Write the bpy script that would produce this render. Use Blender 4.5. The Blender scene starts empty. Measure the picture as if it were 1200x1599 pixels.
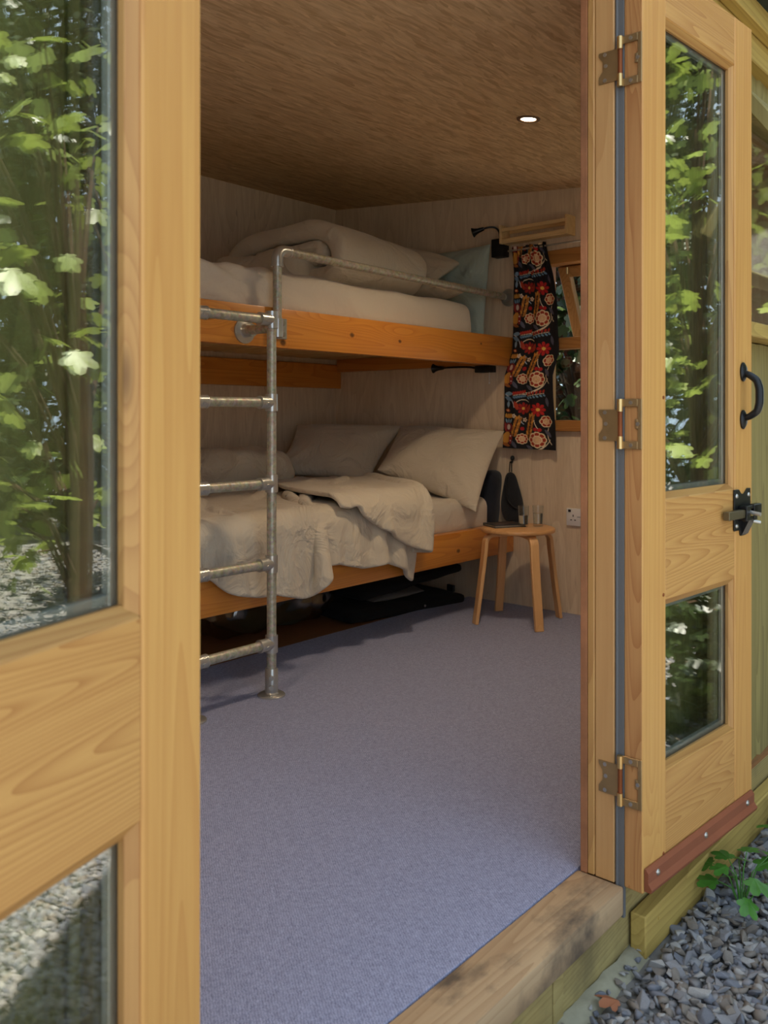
import bpy, bmesh, math, random
import numpy as np
from mathutils import Vector, Matrix, noise as mnoise
R = math.radians
random.seed(7); rng = np.random.default_rng(7)
S = bpy.context.scene
COL = S.collection

# ---------------------------------------------------------------- camera, sky, sun, exposure
F_PX, HORIZON = 1350.0, 650.0            # focal length and horizon row for a 1200 x 1599 frame
EYE = 0.98
YAW = math.atan2(0.656, 0.755)           # right axis is (.755, -.656) turned; see UX, UY below
cam_d = bpy.data.cameras.new('camera'); cam = bpy.data.objects.new('camera', cam_d); COL.objects.link(cam)
cam_d.sensor_fit = 'HORIZONTAL'; cam_d.sensor_width = 36; cam_d.lens = 36 * F_PX / 1200
cam_d.shift_y = -(799.5 - HORIZON) / 1200
cam_d.clip_start = 0.02
cam.location = (0, 0, EYE)
cam.rotation_euler = (R(90), 0, math.atan2(0.657, 0.755) - R(90))
cam_d.dof.use_dof = True; cam_d.dof.focus_distance = 3.0; cam_d.dof.aperture_fstop = 9.0
S.camera = cam

world = bpy.data.worlds.new('sky'); S.world = world; world.use_nodes = True
bg = world.node_tree.nodes['Background']
bg.inputs[0].default_value = (0.66, 0.82, 1.0, 1); bg.inputs[1].default_value = 1.3
sun_d = bpy.data.lights.new('sun', 'SUN'); sun = bpy.data.objects.new('sun', sun_d); COL.objects.link(sun)
sun_d.energy = 16.0; sun_d.angle = R(0.6); sun_d.color = (1.0, 0.93, 0.80)
sun.rotation_euler = Vector((0.08, -0.20, -0.97)).to_track_quat('-Z', 'Y').to_euler()
S.view_settings.view_transform = 'Standard'; S.view_settings.look = 'None'
S.view_settings.gamma = 1; S.view_settings.use_curve_mapping = False
S.view_settings.exposure = 0.55
S.cycles.use_denoising = True
S.cycles.max_bounces = 10; S.cycles.transparent_max_bounces = 24
S.cycles.diffuse_bounces = 5; S.cycles.glossy_bounces = 6
S.cycles.caustics_reflective = False; S.cycles.caustics_refractive = False

# ---------------------------------------------------------------- materials
def srgb(r, g, b):
    f = lambda c: (c / 255 / 12.92) if c / 255 <= 0.04045 else ((c / 255 + 0.055) / 1.055) ** 2.4
    return (f(r), f(g), f(b), 1)

class NT:
    def __init__(self, name):
        self.m = bpy.data.materials.new(name); self.m.use_nodes = True
        self.t = self.m.node_tree; self.n = self.t.nodes
        self.b = self.n['Principled BSDF']; self.out = self.n['Material Output']
    def new(self, typ, **kw):
        n = self.n.new(typ)
        for k, v in kw.items():
            if k.startswith('i_'):
                key = k[2:]; key = int(key) if key.isdigit() else key.replace('_', ' ')
                if hasattr(v, 'links') or isinstance(v, bpy.types.NodeSocket): self.t.links.new(v, n.inputs[key])
                else: n.inputs[key].default_value = v
            else: setattr(n, k, v)
        return n
    def math(self, op, a, b=None, c=None):
        n = self.new('ShaderNodeMath', operation=op)
        for i, v in enumerate((a, b, c)):
            if v is None: continue
            if isinstance(v, bpy.types.NodeSocket): self.t.links.new(v, n.inputs[i])
            else: n.inputs[i].default_value = v
        return n.outputs[0]
    def mix(self, fac, a, b, blend='MIX'):
        n = self.new('ShaderNodeMix', data_type='RGBA', blend_type=blend)
        for i, v in ((0, fac), (6, a), (7, b)):
            if isinstance(v, bpy.types.NodeSocket): self.t.links.new(v, n.inputs[i])
            else: n.inputs[i].default_value = v
        return n.outputs[2]
    def rng(self, v, a, b, c=0.0, d=1.0):
        n = self.new('ShaderNodeMapRange', i_0=v); n.clamp = True
        for i, x in enumerate((a, b, c, d)): n.inputs[i + 1].default_value = x
        return n.outputs[0]
    def coord(self, scale=(1, 1, 1), rand=True, rot=(0, 0, 0)):
        tc = self.new('ShaderNodeTexCoord').outputs['Object']
        if rand:
            oi = self.new('ShaderNodeObjectInfo').outputs['Random']
            k = self.math('MULTIPLY', oi, 41.0)
            cx = self.new('ShaderNodeCombineXYZ', i_0=k, i_1=k, i_2=k).outputs[0]
            tc = self.new('ShaderNodeVectorMath', operation='ADD', i_0=tc, i_1=cx).outputs[0]
        return self.new('ShaderNodeMapping', i_0=tc, i_Scale=scale, i_Rotation=rot).outputs[0]
    def noise(self, vec, scale=1, detail=2, rough=0.5, dist=0):
        n = self.new('ShaderNodeTexNoise', i_Vector=vec, i_Scale=scale, i_Detail=detail, i_Roughness=rough, i_Distortion=dist)
        return n.outputs[0]
    def bump(self, h, strength=0.2, dist=0.01):
        n = self.new('ShaderNodeBump', i_Height=h, i_Strength=strength, i_Distance=dist)
        self.t.links.new(n.outputs[0], self.b.inputs['Normal'])
    def set(self, **kw):
        for k, v in kw.items():
            key = k.replace('_', ' ')
            if isinstance(v, bpy.types.NodeSocket): self.t.links.new(v, self.b.inputs[key])
            else: self.b.inputs[key].default_value = v
        return self.m

def axis_scale(axis, along, across):
    return tuple(along if a == axis else across for a in 'XYZ')

def wood(name, light, dark, axis='Z', along=0.55, across=8.0, rings=24, contrast=0.8, rough=0.55, knots=0.75,
         knotcol=(70, 38, 16), fibre=0.25, coat=0.0, stain=None, spots=()):
    t = NT(name)
    light, dark, kc = srgb(*light), srgb(*dark), srgb(*knotcol)
    vec = t.coord(axis_scale(axis, along, across))
    base = t.noise(vec, 1, 1.2, 0.4, 0.15)
    kv = t.coord(axis_scale(axis, 1.7, 6.0))
    vor = t.new('ShaderNodeTexVoronoi', i_Vector=kv, i_Scale=1.0)
    d = vor.outputs['Distance']
    sep = t.new('ShaderNodeSeparateColor', i_0=vor.outputs['Color'])
    has = t.math('GREATER_THAN', sep.outputs[0], knots)
    swirl = t.math('MULTIPLY', t.rng(d, 0.0, 0.45, 1, 0), has)
    h = t.math('ADD', base, t.math('MULTIPLY', t.math('POWER', swirl, 2.0), 0.5))
    ring = t.math('FRACT', t.math('MULTIPLY', h, rings))
    ring = t.math('POWER', ring, 2.2)
    fib = t.noise(t.coord(axis_scale(axis, 5, 160)), 1, 2, 0.6)
    tone = t.noise(t.coord(axis_scale(axis, 1.2, 5.0)), 1, 2, 0.5)
    c = t.mix(t.math('MULTIPLY', ring, contrast), light, dark)
    c = t.mix(t.math('MULTIPLY', t.rng(fib, 0.35, 0.75), fibre), c, dark)
    c = t.mix(t.rng(tone, 0.45, 0.8, 0, 0.35), c, dark)
    knot = t.math('MULTIPLY', t.rng(d, 0.045, 0.085, 1, 0), has)
    c = t.mix(t.math('MULTIPLY', knot, 0.85), c, kc)
    if spots:                              # single knots at given places on a board's face
        sx = t.new('ShaderNodeSeparateXYZ', i_0=t.new('ShaderNodeTexCoord').outputs['Object'])
        wob = t.math('MULTIPLY', t.noise(t.coord(rand=False), 60, 2, 0.5), 0.5)
        for px_, pz_, r_ in spots:
            dx = t.math('MULTIPLY', t.math('SUBTRACT', sx.outputs[0], px_), 0.75)
            dz = t.math('SUBTRACT', sx.outputs[2], pz_)
            dd = t.math('DIVIDE', t.math('SQRT', t.math('ADD', t.math('MULTIPLY', dx, dx), t.math('MULTIPLY', dz, dz))), r_)
            dd = t.math('ADD', dd, wob)
            halo = t.math('MULTIPLY', t.math('PINGPONG', dd, 0.35), 1.2)
            c = t.mix(t.math('MULTIPLY', t.rng(dd, 1.0, 4.0, 0.8, 0), halo), c, dark)
            c = t.mix(t.rng(dd, 0.7, 1.1, 0.85, 0), c, kc)
    if stain:
        sn = t.noise(t.coord((5, 9, 5)), 1, 5, 0.62)
        c = t.mix(t.rng(sn, 0.50, 0.68, 0, stain[1]), c, srgb(*stain[0]))
    t.bump(t.math('ADD', ring, t.math('MULTIPLY', fib, 0.8)), 0.12, 0.0015)
    return t.set(Base_Color=c, Roughness=rough, Coat_Weight=coat, Coat_Roughness=0.25)

def plain(name, col, rough=0.5, metal=0.0, var=0.0, bump=0.0, bscale=200, **kw):
    t = NT(name); c = srgb(*col)
    if var:
        n = t.noise(t.coord(), 9, 4, 0.6)
        c = t.mix(t.rng(n, 0.3, 0.7, 0, var), c, tuple(x * 0.45 for x in c[:3]) + (1,))
    if bump: t.bump(t.noise(t.coord(), bscale, 3, 0.6), bump, 0.002)
    return t.set(Base_Color=c, Roughness=rough, Metallic=metal, **kw)

def fabric(name, col, weave=900, wr=0.25, wscale=5.0, sheen=0.2):
    t = NT(name); c = srgb(*col)
    tc = t.coord(rand=False)
    fine = t.noise(tc, weave, 2, 0.6)
    wrk = t.noise(t.coord((1, 1, 1), True), wscale, 4, 0.55, 1.2)
    ridge = t.math('ABSOLUTE', t.math('SUBTRACT', wrk, 0.5))
    ridge = t.rng(ridge, 0.0, 0.16, 1, 0)
    c2 = t.mix(t.rng(fine, 0.3, 0.7, 0, 0.25), c, tuple(x * 0.75 for x in c[:3]) + (1,))
    hgt = t.math('ADD', t.math('MULTIPLY', ridge, wr), t.math('MULTIPLY', fine, 0.03))
    t.bump(hgt, 0.5, 0.02)
    return t.set(Base_Color=c2, Roughness=0.92, Sheen_Weight=sheen, Sheen_Roughness=0.5)

PINE_L, PINE_D = (202, 154, 84), (168, 108, 48)
pine_z = wood('pine_upright', PINE_L, PINE_D, 'Z', rings=22, contrast=0.34, along=0.22, across=9)
pine_x = wood('pine_rail', (196, 150, 84), (150, 94, 40), 'X', rings=66, contrast=0.6, along=0.55)
pine_jamb = wood('pine_jamb', (194, 150, 96), (164, 112, 62), 'Z', rings=16, contrast=0.36, along=0.25)
pine_edge = wood('pine_leaf_edge', (188, 138, 84), (150, 92, 48), 'Z', rings=40, contrast=0.6, across=12)
pine_bead = wood('pine_bead', (186, 142, 82), (150, 100, 54), 'Z', rings=18, contrast=0.5)
bead_x = wood('pine_bead_rail', (176, 134, 74), (140, 92, 42), 'X', rings=24, contrast=0.7)
bunk_x = wood('varnished_board', (216, 142, 56), (184, 102, 32), 'X', rings=18, contrast=0.6, rough=0.35, coat=0.3, knots=0.4, along=0.4, spots=((-0.136, 0.076, 0.014), (0.173, 0.070, 0.011), (-0.52, 0.02, 0.016), (0.80, 0.10, 0.008)))
bunk_low = wood('varnished_low_board', (216, 142, 56), (184, 102, 32), 'X', rings=18, contrast=0.6, rough=0.35, coat=0.3, knots=0.4, along=0.4, spots=((0.608, 0.060, 0.014), (-0.60, 0.05, 0.011)))
bunk_y = wood('varnished_ledger', (206, 136, 62), (168, 96, 38), 'Y', rings=18, contrast=0.6, rough=0.4)
sill_x = wood('weathered_sill', (182, 154, 118), (146, 112, 78), 'X', rings=18, contrast=0.55, rough=0.75, stain=((70, 60, 52), 0.85))
green_x = wood('treated_timber_flat', (186, 158, 84), (146, 116, 54), 'X', rings=22, contrast=0.55, rough=0.7)
green_z = wood('treated_cladding', (152, 138, 82), (112, 98, 54), 'Z', rings=20, contrast=0.6, rough=0.8)
base_x = wood('treated_base_board', (164, 146, 92), (124, 102, 56), 'X', rings=22, contrast=0.5, rough=0.8, stain=((70, 62, 44), 0.5))
beech_z = wood('birch_leg', (232, 184, 126), (206, 148, 92), 'Z', rings=10, contrast=0.35, rough=0.4, knots=2, coat=0.2)
beech_x = wood('birch_seat', (224, 172, 112), (196, 134, 78), 'X', rings=12, contrast=0.4, rough=0.4, knots=2, coat=0.2)
rack_y = wood('pale_aspen', (226, 194, 140), (200, 164, 108), 'Y', rings=10, contrast=0.4, knots=2)
winwood_y = wood('window_pine', (188, 130, 66), (146, 90, 40), 'Y', rings=18, contrast=0.6)
winwood_z = wood('window_stile_pine', (196, 144, 82), (156, 104, 52), 'Z', rings=18, contrast=0.6)

def plywood(name, base, dark, axis='Z', warm=0.3):
    t = NT(name); b, d = srgb(*base), srgb(*dark)
    cath = t.noise(t.coord(axis_scale(axis, 0.8, 4.5), False), 1, 2, 0.5, 0.4)
    ring = t.math('POWER', t.math('FRACT', t.math('MULTIPLY', cath, 9.0)), 1.6)
    fib = t.noise(t.coord(axis_scale(axis, 9, 110), False), 1, 3, 0.65)
    flk = t.noise(t.coord(axis_scale(axis, 7, 40), False), 1, 2, 0.7, 0.5)
    blot = t.noise(t.coord((2, 2, 2), False), 1, 3, 0.6)
    c = t.mix(t.math('MULTIPLY', ring, 0.28), b, d)
    c = t.mix(t.rng(fib, 0.4, 0.75, 0, 0.35), c, d)
    c = t.mix(t.rng(flk, 0.66, 0.74, 0, 0.45), c, tuple(x * 0.6 for x in d[:3]) + (1,))
    c = t.mix(t.rng(blot, 0.4, 0.75, 0, warm), c, d)
    t.bump(fib, 0.06, 0.001)
    return t.set(Base_Color=c, Roughness=0.7)
ply_wall = plywood('whitewashed_plywood', (234, 214, 184), (188, 158, 122))
ply_floor = plywood('plywood_floor', (150, 104, 60), (110, 70, 36), 'X')

def osb():
    t = NT('strand_board'); 
    tc = t.coord(rand=False)
    warp = t.new('ShaderNodeTexNoise', i_Vector=tc, i_Scale=7.0, i_Detail=2.0)
    off = t.new('ShaderNodeVectorMath', operation='SCALE', i_0=warp.outputs['Color']); off.inputs['Scale'].default_value = 0.035
    tcw = t.new('ShaderNodeVectorMath', operation='ADD', i_0=tc, i_1=off.outputs[0]).outputs[0]
    c = srgb(224, 192, 144); hs = None
    for i, (rot, sx, sy, th) in enumerate(((0.15, 9, 52, 0.60), (0.85, 11, 56, 0.70), (-0.6, 10, 60, 0.66), (0.3, 20, 110, 0.6), (1.35, 12, 60, 0.78))):
        mp = t.new('ShaderNodeMapping', i_0=tcw, i_Scale=(sx, sy, 1), i_Rotation=(0, 0, rot), i_Location=(i * 3.7, i * 1.9, 0)).outputs[0]
        v = t.new('ShaderNodeTexVoronoi', i_Vector=mp, i_Scale=1.0, i_Randomness=1.0)
        sp = t.new('ShaderNodeSeparateColor', i_0=v.outputs['Color'])
        tone = t.mix(sp.outputs[1], srgb(244, 216, 170), srgb(176, 138, 94))
        fac = t.math('MULTIPLY', t.math('GREATER_THAN', sp.outputs[0], th), 0.55)
        c = t.mix(fac, c, tone)
        hs = sp.outputs[2] if hs is None else t.math('ADD', hs, sp.outputs[2])
    fine = t.noise(t.coord((14, 90, 1), False), 1, 3, 0.6)
    c = t.mix(t.rng(fine, 0.35, 0.7, 0, 0.3), c, srgb(160, 122, 80))
    t.bump(hs, 0.10, 0.001)
    return t.set(Base_Color=c, Roughness=0.65)
osb_mat = osb()
osb_edge = plain('strand_board_cut_edge', (166, 110, 72), 0.9, var=0.75, bump=0.6, bscale=160)

def carpet_mat():
    t = NT('ribbed_carpet')
    n1 = t.noise(t.coord(rand=False), 420, 2, 0.7)
    n2 = t.noise(t.coord(rand=False), 130, 3, 0.7)
    wv = t.new('ShaderNodeTexWave', i_Vector=t.coord(rand=False, rot=(0, 0, 0.6)), i_Scale=62, i_Distortion=5, i_Detail=2)
    wv.inputs['Detail Scale'].default_value = 2
    h = t.math('ADD', t.math('MULTIPLY', n1, 0.6), t.math('ADD', t.math('MULTIPLY', n2, 0.5), t.math('MULTIPLY', wv.outputs['Fac'], 0.14)))
    c = t.mix(t.rng(h, 0.36, 0.84), srgb(84, 89, 114), srgb(172, 175, 204))
    t.bump(h, 0.6, 0.004)
    return t.set(Base_Color=c, Roughness=1.0, Sheen_Weight=0.1)
carpet_m = carpet_mat()

def glass_mat(name, tint=(1, 1, 1), extra=0.0):
    t = NT(name)
    geo = t.new('ShaderNodeNewGeometry')
    ior = t.rng(geo.outputs['Backfacing'], 0, 1, 1.5, 1 / 1.5)
    fr = t.new('ShaderNodeFresnel', i_IOR=ior).outputs[0]
    fr = t.math('ADD', fr, extra)
    tr = t.new('ShaderNodeBsdfTransparent'); tr.inputs[0].default_value = (*tint, 1)
    gl = t.new('ShaderNodeBsdfGlossy'); gl.inputs['Roughness'].default_value = 0.0
    mx = t.new('ShaderNodeMixShader', i_0=fr, i_1=tr.outputs[0], i_2=gl.outputs[0])
    t.t.links.new(mx.outputs[0], t.out.inputs[0])
    return t.m
glass = glass_mat('window_glass', (0.93, 0.96, 0.94), 0.075)
tumbler_glass = glass_mat('tumbler_glass', (0.97, 0.98, 0.98))
def water_mat():
    t = NT('water')
    return t.set(Base_Color=(0.9, 0.95, 0.95, 1), Roughness=0.0, Transmission_Weight=1.0, IOR=1.33)
water = water_mat()
def film_mat():
    t = NT('clear_plastic_film')
    tr = t.new('ShaderNodeBsdfTransparent'); tr.inputs[0].default_value = (0.85, 0.85, 0.78, 1)
    gl = t.new('ShaderNodeBsdfGlossy'); gl.inputs['Roughness'].default_value = 0.12
    mx = t.new('ShaderNodeMixShader', i_0=0.22, i_1=tr.outputs[0], i_2=gl.outputs[0])
    t.t.links.new(mx.outputs[0], t.out.inputs[0]); return t.m
film = film_mat()

def galvanised():
    t = NT('galvanised_steel')
    n = t.noise(t.coord(), 60, 4, 0.65)
    v = t.new('ShaderNodeTexVoronoi', i_Vector=t.coord(), i_Scale=90.0)
    c = t.mix(t.rng(n, 0.35, 0.7), srgb(190, 184, 164), srgb(146, 140, 120))
    c = t.mix(0.18, c, v.outputs['Color'], 'SOFT_LIGHT')
    t.bump(n, 0.08, 0.001)
    return t.set(Base_Color=c, Metallic=0.45, Roughness=t.rng(n, 0.3, 0.7, 0.36, 0.55))
steel = galvanised()
steel_cast = plain('cast_fitting_steel', (200, 198, 190), 0.28, 0.7, var=0.4, bump=0.1, bscale=120)
brass = plain('worn_brass_plate', (176, 146, 102), 0.45, 0.8, var=0.6)
brass_pin = plain('bright_hinge_pin', (214, 180, 120), 0.3, 0.9, var=0.3)
rust = plain('rusty_pin', (150, 84, 44), 0.6, 0.6, var=0.6)
screw_m = plain('screw_steel', (180, 176, 168), 0.35, 0.9)
seal_m = plain('grey_rubber_seal', (96, 96, 96), 0.6, bump=0.1)
black_metal = plain('black_painted_metal', (20, 20, 21), 0.32, 0.3)
black_plastic = plain('black_plastic', (13, 13, 14), 0.5)
alu = plain('perforated_aluminium_spacer', (178, 176, 170), 0.4, 0.7, var=0.2)
drip_m = plain('brown_plastic_drip_strip', (140, 80, 54), 0.45, var=0.25)
white_plastic = plain('white_plastic', (232, 228, 224), 0.35)
dark_print = plain('dark_print', (30, 30, 32), 0.6)
linen = fabric('stone_linen', (204, 190, 166), wr=0.7)
linen_sheet = fabric('stone_sheet', (204, 190, 168), wr=0.3, wscale=3.5)
linen_pale = fabric('pale_linen', (212, 200, 176), wr=0.5)
teal = fabric('pale_teal_linen', (170, 186, 176), wr=0.6)
navy = fabric('navy_cloth', (26, 30, 40), wr=0.2)
charcoal = fabric('charcoal_cloth', (30, 32, 36), wr=0.15)
black_pad = fabric('black_padding', (12, 12, 13), wr=0.1, sheen=0.02)
grey_pad = fabric('grey_padding', (112, 112, 110), wr=0.1, sheen=0.05)
concrete = plain('mossy_concrete', (168, 162, 138), 0.95, var=0.8, bump=0.9, bscale=60)
felt = plain('dark_green_roof_felt', (38, 50, 34), 0.95, var=0.5, bump=0.5)
soil = plain('gravel_base', (134, 130, 126), 1.0, var=0.7, bump=1.0, bscale=70)
bark = plain('bark', (86, 62, 44), 0.95, var=0.8, bump=1.0, bscale=40)
def slate(name, col):
    return plain(name, col, 0.75, var=0.35, bump=0.35, bscale=70)
slates = [slate('slate_chip', (132, 130, 132)), slate('slate_chip_light', (160, 156, 152)), slate('slate_chip_blue', (112, 114, 122)), slate('slate_chip_brown', (128, 118, 108))]
def leaf_mat(name, top, trans=0.4):
    t = NT(name); c = srgb(*top)
    n = t.noise(t.coord(), 3.0, 3, 0.6)
    c2 = t.mix(t.rng(n, 0.3, 0.7, 0, 0.6), c, tuple(x * 0.55 for x in c[:3]) + (1,))
    t.set(Base_Color=c2, Roughness=0.38)
    tl = t.new('ShaderNodeBsdfTranslucent', i_0=c2)
    mx = t.new('ShaderNodeMixShader', i_0=trans, i_1=t.b.outputs[0], i_2=tl.outputs[0])
    t.t.links.new(mx.outputs[0], t.out.inputs[0]); return t.m
leaf_a = leaf_mat('vine_leaf_green', (140, 156, 70))
leaf_b = leaf_mat('deep_hedge_green', (44, 60, 22), 0.2)
leaf_c = leaf_mat('herb_leaf_green', (84, 142, 52), 0.3)
leaf_dry = plain('dry_leaf_brown', (150, 92, 60), 0.8)
def emit(name, col, s):
    t = NT(name)
    e = t.new('ShaderNodeEmission'); e.inputs[0].default_value = (*col, 1); e.inputs[1].default_value = s
    t.t.links.new(e.outputs[0], t.out.inputs[0]); return t.m
lamp_glow = emit('lamp_glow', (1.0, 0.86, 0.62), 14)

# ---------------------------------------------------------------- mesh helpers
def xf(M, v): return (np.c_[np.asarray(v, float), np.ones(len(v))] @ np.array(M).T)[:, :3]
class MB:
    def __init__(s): s.v = []; s.f = []; s.n = 0; s.mi = []; s.cur = 0
    def add(s, v, f, M=None):
        v = np.asarray(v, float)
        if M is not None: v = xf(M, v)
        s.v.append(v); s.f += [tuple(i + s.n for i in q) for q in f]; s.mi += [s.cur] * len(f); s.n += len(v); return s
    def bm(s, b, M=None):
        b.verts.index_update()
        return s.add([tuple(v.co) for v in b.verts], [tuple(v.index for v in f.verts) for f in b.faces], M)
    def box(s, lo, hi, bev=0.002, M=None, seg=1):
        b = bmesh.new(); bmesh.ops.create_cube(b, size=1)
        lo, hi = np.minimum(lo, hi), np.maximum(lo, hi)
        for v in b.verts: v.co = Vector([(lo[i] + hi[i]) / 2 + v.co[i] * (hi[i] - lo[i]) for i in range(3)])
        bev = min(bev, 0.45 * float(np.min(hi - lo)))
        if bev > 0: bmesh.ops.bevel(b, geom=list(b.edges), offset=bev, segments=seg, affect='EDGES', profile=0.5)
        s.bm(b, M); b.free(); return s
    def prism(s, poly, axis, a, b, M=None, bev=0.0):
        # polygon in the plane normal to axis, swept from a to b
        k = 'XYZ'.index(axis); n = len(poly)
        def mk(p, t):
            q = [p[0], p[1]]; q.insert(k, t); return q
        v = [mk(p, a) for p in poly] + [mk(p, b) for p in poly]
        f = [tuple(range(n))[::-1], tuple(range(n, 2 * n))] + [(i, (i + 1) % n, n + (i + 1) % n, n + i) for i in range(n)]
        bm = bmesh.new(); vs = [bm.verts.new(x) for x in v]
        for q in f: bm.faces.new([vs[i] for i in q])
        bmesh.ops.recalc_face_normals(bm, faces=bm.faces)
        if bev: bmesh.ops.bevel(bm, geom=list(bm.edges), offset=bev, segments=1, affect='EDGES')
        s.bm(bm, M); bm.free(); return s
    def cyl(s, p0, p1, r0, r1=None, n=18, cap=True, M=None):
        return s.tube([p0, p1], [r0, r0 if r1 is None else r1], n, cap, M)
    def tube(s, path, rad, n=14, cap=True, M=None):
        P = [Vector(p) for p in path]; m = len(P)
        rad = [rad] * m if np.isscalar(rad) else rad
        ref = None; V = []
        for i, p in enumerate(P):
            d = (P[min(i + 1, m - 1)] - P[max(i - 1, 0)]).normalized()
            if ref is None: ref = d.orthogonal().normalized()
            ref = (ref - d * ref.dot(d)).normalized(); w = d.cross(ref)
            for k in range(n):
                a = 2 * math.pi * k / n
                V.append(tuple(p + (ref * math.cos(a) + w * math.sin(a)) * rad[i]))
        F = [(i * n + k, i * n + (k + 1) % n, (i + 1) * n + (k + 1) % n, (i + 1) * n + k) for i in range(m - 1) for k in range(n)]
        if cap: F += [tuple(range(n))[::-1], tuple(range((m - 1) * n, m * n))]
        return s.add(V, F, M)
    def lathe(s, prof, n=28, M=None):
        V = []; F = []
        for r, z in prof:
            for k in range(n):
                a = 2 * math.pi * k / n; V.append((r * math.cos(a), r * math.sin(a), z))
        for i in range(len(prof) - 1):
            for k in range(n): F.append((i * n + k, i * n + (k + 1) % n, (i + 1) * n + (k + 1) % n, (i + 1) * n + k))
        F += [tuple(range(n))[::-1], tuple(range((len(prof) - 1) * n, len(prof) * n))]
        return s.add(V, F, M)
    def grid(s, P, M=None):
        a, b = P.shape[:2]
        F = [(i * b + j, (i + 1) * b + j, (i + 1) * b + j + 1, i * b + j + 1) for i in range(a - 1) for j in range(b - 1)]
        return s.add(P.reshape(-1, 3), F, M)
    def ball(s, c, r, n=12, sc=(1, 1, 1)):
        prof = [(max(1e-4, math.sin(math.pi * i / n)), -math.cos(math.pi * i / n)) for i in range(n + 1)]
        M = Matrix.Translation(c) @ Matrix.Diagonal((r * sc[0], r * sc[1], r * sc[2], 1))
        return s.lathe(prof, 14, M)

WM = {}
def wm(o): return WM.get(o.name, Matrix.Identity(4))
def props(o, label=None, cat=None, group=None, kind=None):
    for k, v in (('label', label), ('category', cat), ('group', group), ('kind', kind)):
        if v: o[k] = v
    return o
def link(o, parent=None):
    COL.objects.link(o)
    if parent is not None: o.parent = parent
    return o
def obj(name, mb, mat, parent=None, local=False, smooth=35, label=None, cat=None, group=None, kind=None, weld=False):
    """one mesh object; vertices are in world space unless local"""
    V = np.concatenate(mb.v)
    if parent is not None:
        M = wm(parent)
        if not local: V = xf(M.inverted(), V)
        W = M
    else:
        lo, hi = V.min(0), V.max(0)
        org = np.array([(lo[0] + hi[0]) / 2, (lo[1] + hi[1]) / 2, lo[2]])
        V = V - org; W = Matrix.Translation(org)
    me = bpy.data.meshes.new(name); me.from_pydata(V.tolist(), [], mb.f)
    for m in (mat if isinstance(mat, (list, tuple)) else [mat]): me.materials.append(m)
    if isinstance(mat, (list, tuple)): me.polygons.foreach_set('material_index', mb.mi)
    b = bmesh.new(); b.from_mesh(me)
    if weld: bmesh.ops.remove_doubles(b, verts=b.verts, dist=1e-5)
    bmesh.ops.recalc_face_normals(b, faces=b.faces); b.to_mesh(me); b.free()
    if smooth:
        me.polygons.foreach_set('use_smooth', [True] * len(me.polygons))
        if smooth < 180: me.set_sharp_from_angle(angle=R(smooth))
    o = link(bpy.data.objects.new(name, me), parent)
    if parent is None: o.location = W.to_translation()
    WM[o.name] = W
    return props(o, label, cat, group, kind)
def empty(name, loc, rz=0.0, label=None, cat=None, group=None, kind=None):
    o = link(bpy.data.objects.new(name, None)); o.location = loc; o.rotation_euler = (0, 0, rz)
    o.empty_display_size = 0.05
    WM[o.name] = Matrix.Translation(loc) @ Matrix.Rotation(rz, 4, 'Z')
    return props(o, label, cat, group, kind)
def mod(o, typ, **kw):
    m = o.modifiers.new(typ.lower(), typ)
    for k, v in kw.items(): setattr(m, k, v)
    return o
def mesh_np(name, V, F, mat, parent=None, smooth=False, W=None):
    """large triangle mesh straight from arrays"""
    me = bpy.data.meshes.new(name); n, k = F.shape
    me.vertices.add(len(V)); me.vertices.foreach_set('co', V.astype(np.float32).ravel())
    me.loops.add(n * k); me.loops.foreach_set('vertex_index', F.astype(np.int32).ravel())
    me.polygons.add(n); me.polygons.foreach_set('loop_start', np.arange(0, n * k, k, dtype=np.int32))
    me.update(calc_edges=True); me.materials.append(mat)
    if smooth: me.polygons.foreach_set('use_smooth', [True] * n)
    return link(bpy.data.objects.new(name, me), parent)
def nz(p, s=1.0): return mnoise.noise(Vector(p) * s)

# ---------------------------------------------------------------- the room
XL, XR, YF, YB = -0.60, 3.85, 0.915, 3.745
def ceil_z(y): return 2.258 - 0.0895 * (3.745 - y)
DL, DR = 0.575, 1.69                      # clear door opening

m = MB(); m.box((XL - 0.02, YF - 0.09, -0.06), (XR + 0.1, YB + 0.1, -0.012), 0)
obj('floor', m, ply_floor, kind='structure', label='brown plywood floor left bare under the bunks')
m = MB(); m.box((XL, YF, -0.012), (XR, 2.74, 0.0), 0.001)
obj('carpet', m, carpet_m, label='blue grey ribbed carpet covering the cabin floor up to the bunks', cat='carpet')
m = MB(); m.prism([(YF - 0.06, ceil_z(YF - 0.06)), (YB + 0.1, ceil_z(YB + 0.1)), (YB + 0.1, ceil_z(YB + 0.1) + 0.012), (YF - 0.06, ceil_z(YF - 0.06) + 0.012)], 'X', XL - 0.02, XR + 0.1)
obj('ceiling', m, osb_mat, kind='structure', label='sloping strand board ceiling')
def side_wall(name, x0, x1, hole=None):
    m = MB()
    def seg(y0, y1, z0=None, z1=None):
        zl = -0.16 if z0 is None else z0
        a, b = (ceil_z(y0) + 0.02, ceil_z(y1) + 0.02) if z1 is None else (z1, z1)
        m.prism([(y0, zl), (y1, zl), (y1, b), (y0, a)], 'X', x0, x1)
    if hole:
        ya, yb, za, zb = hole
        seg(YF - 0.06, ya); seg(yb, YB + 0.1); seg(ya, yb, None, za); seg(ya, yb, zb, None)
    else: seg(YF - 0.06, YB + 0.1)
    return obj(name, m, ply_wall, kind='structure', smooth=0)
WY0, WY1, WZ0, WZ1 = 1.30, 2.30, 0.91, 1.815
side_wall('wall_right', XR, XR + 0.1, (WY0, WY1, WZ0, WZ1))
side_wall('wall_left', XL - 0.1, XL)
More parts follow.
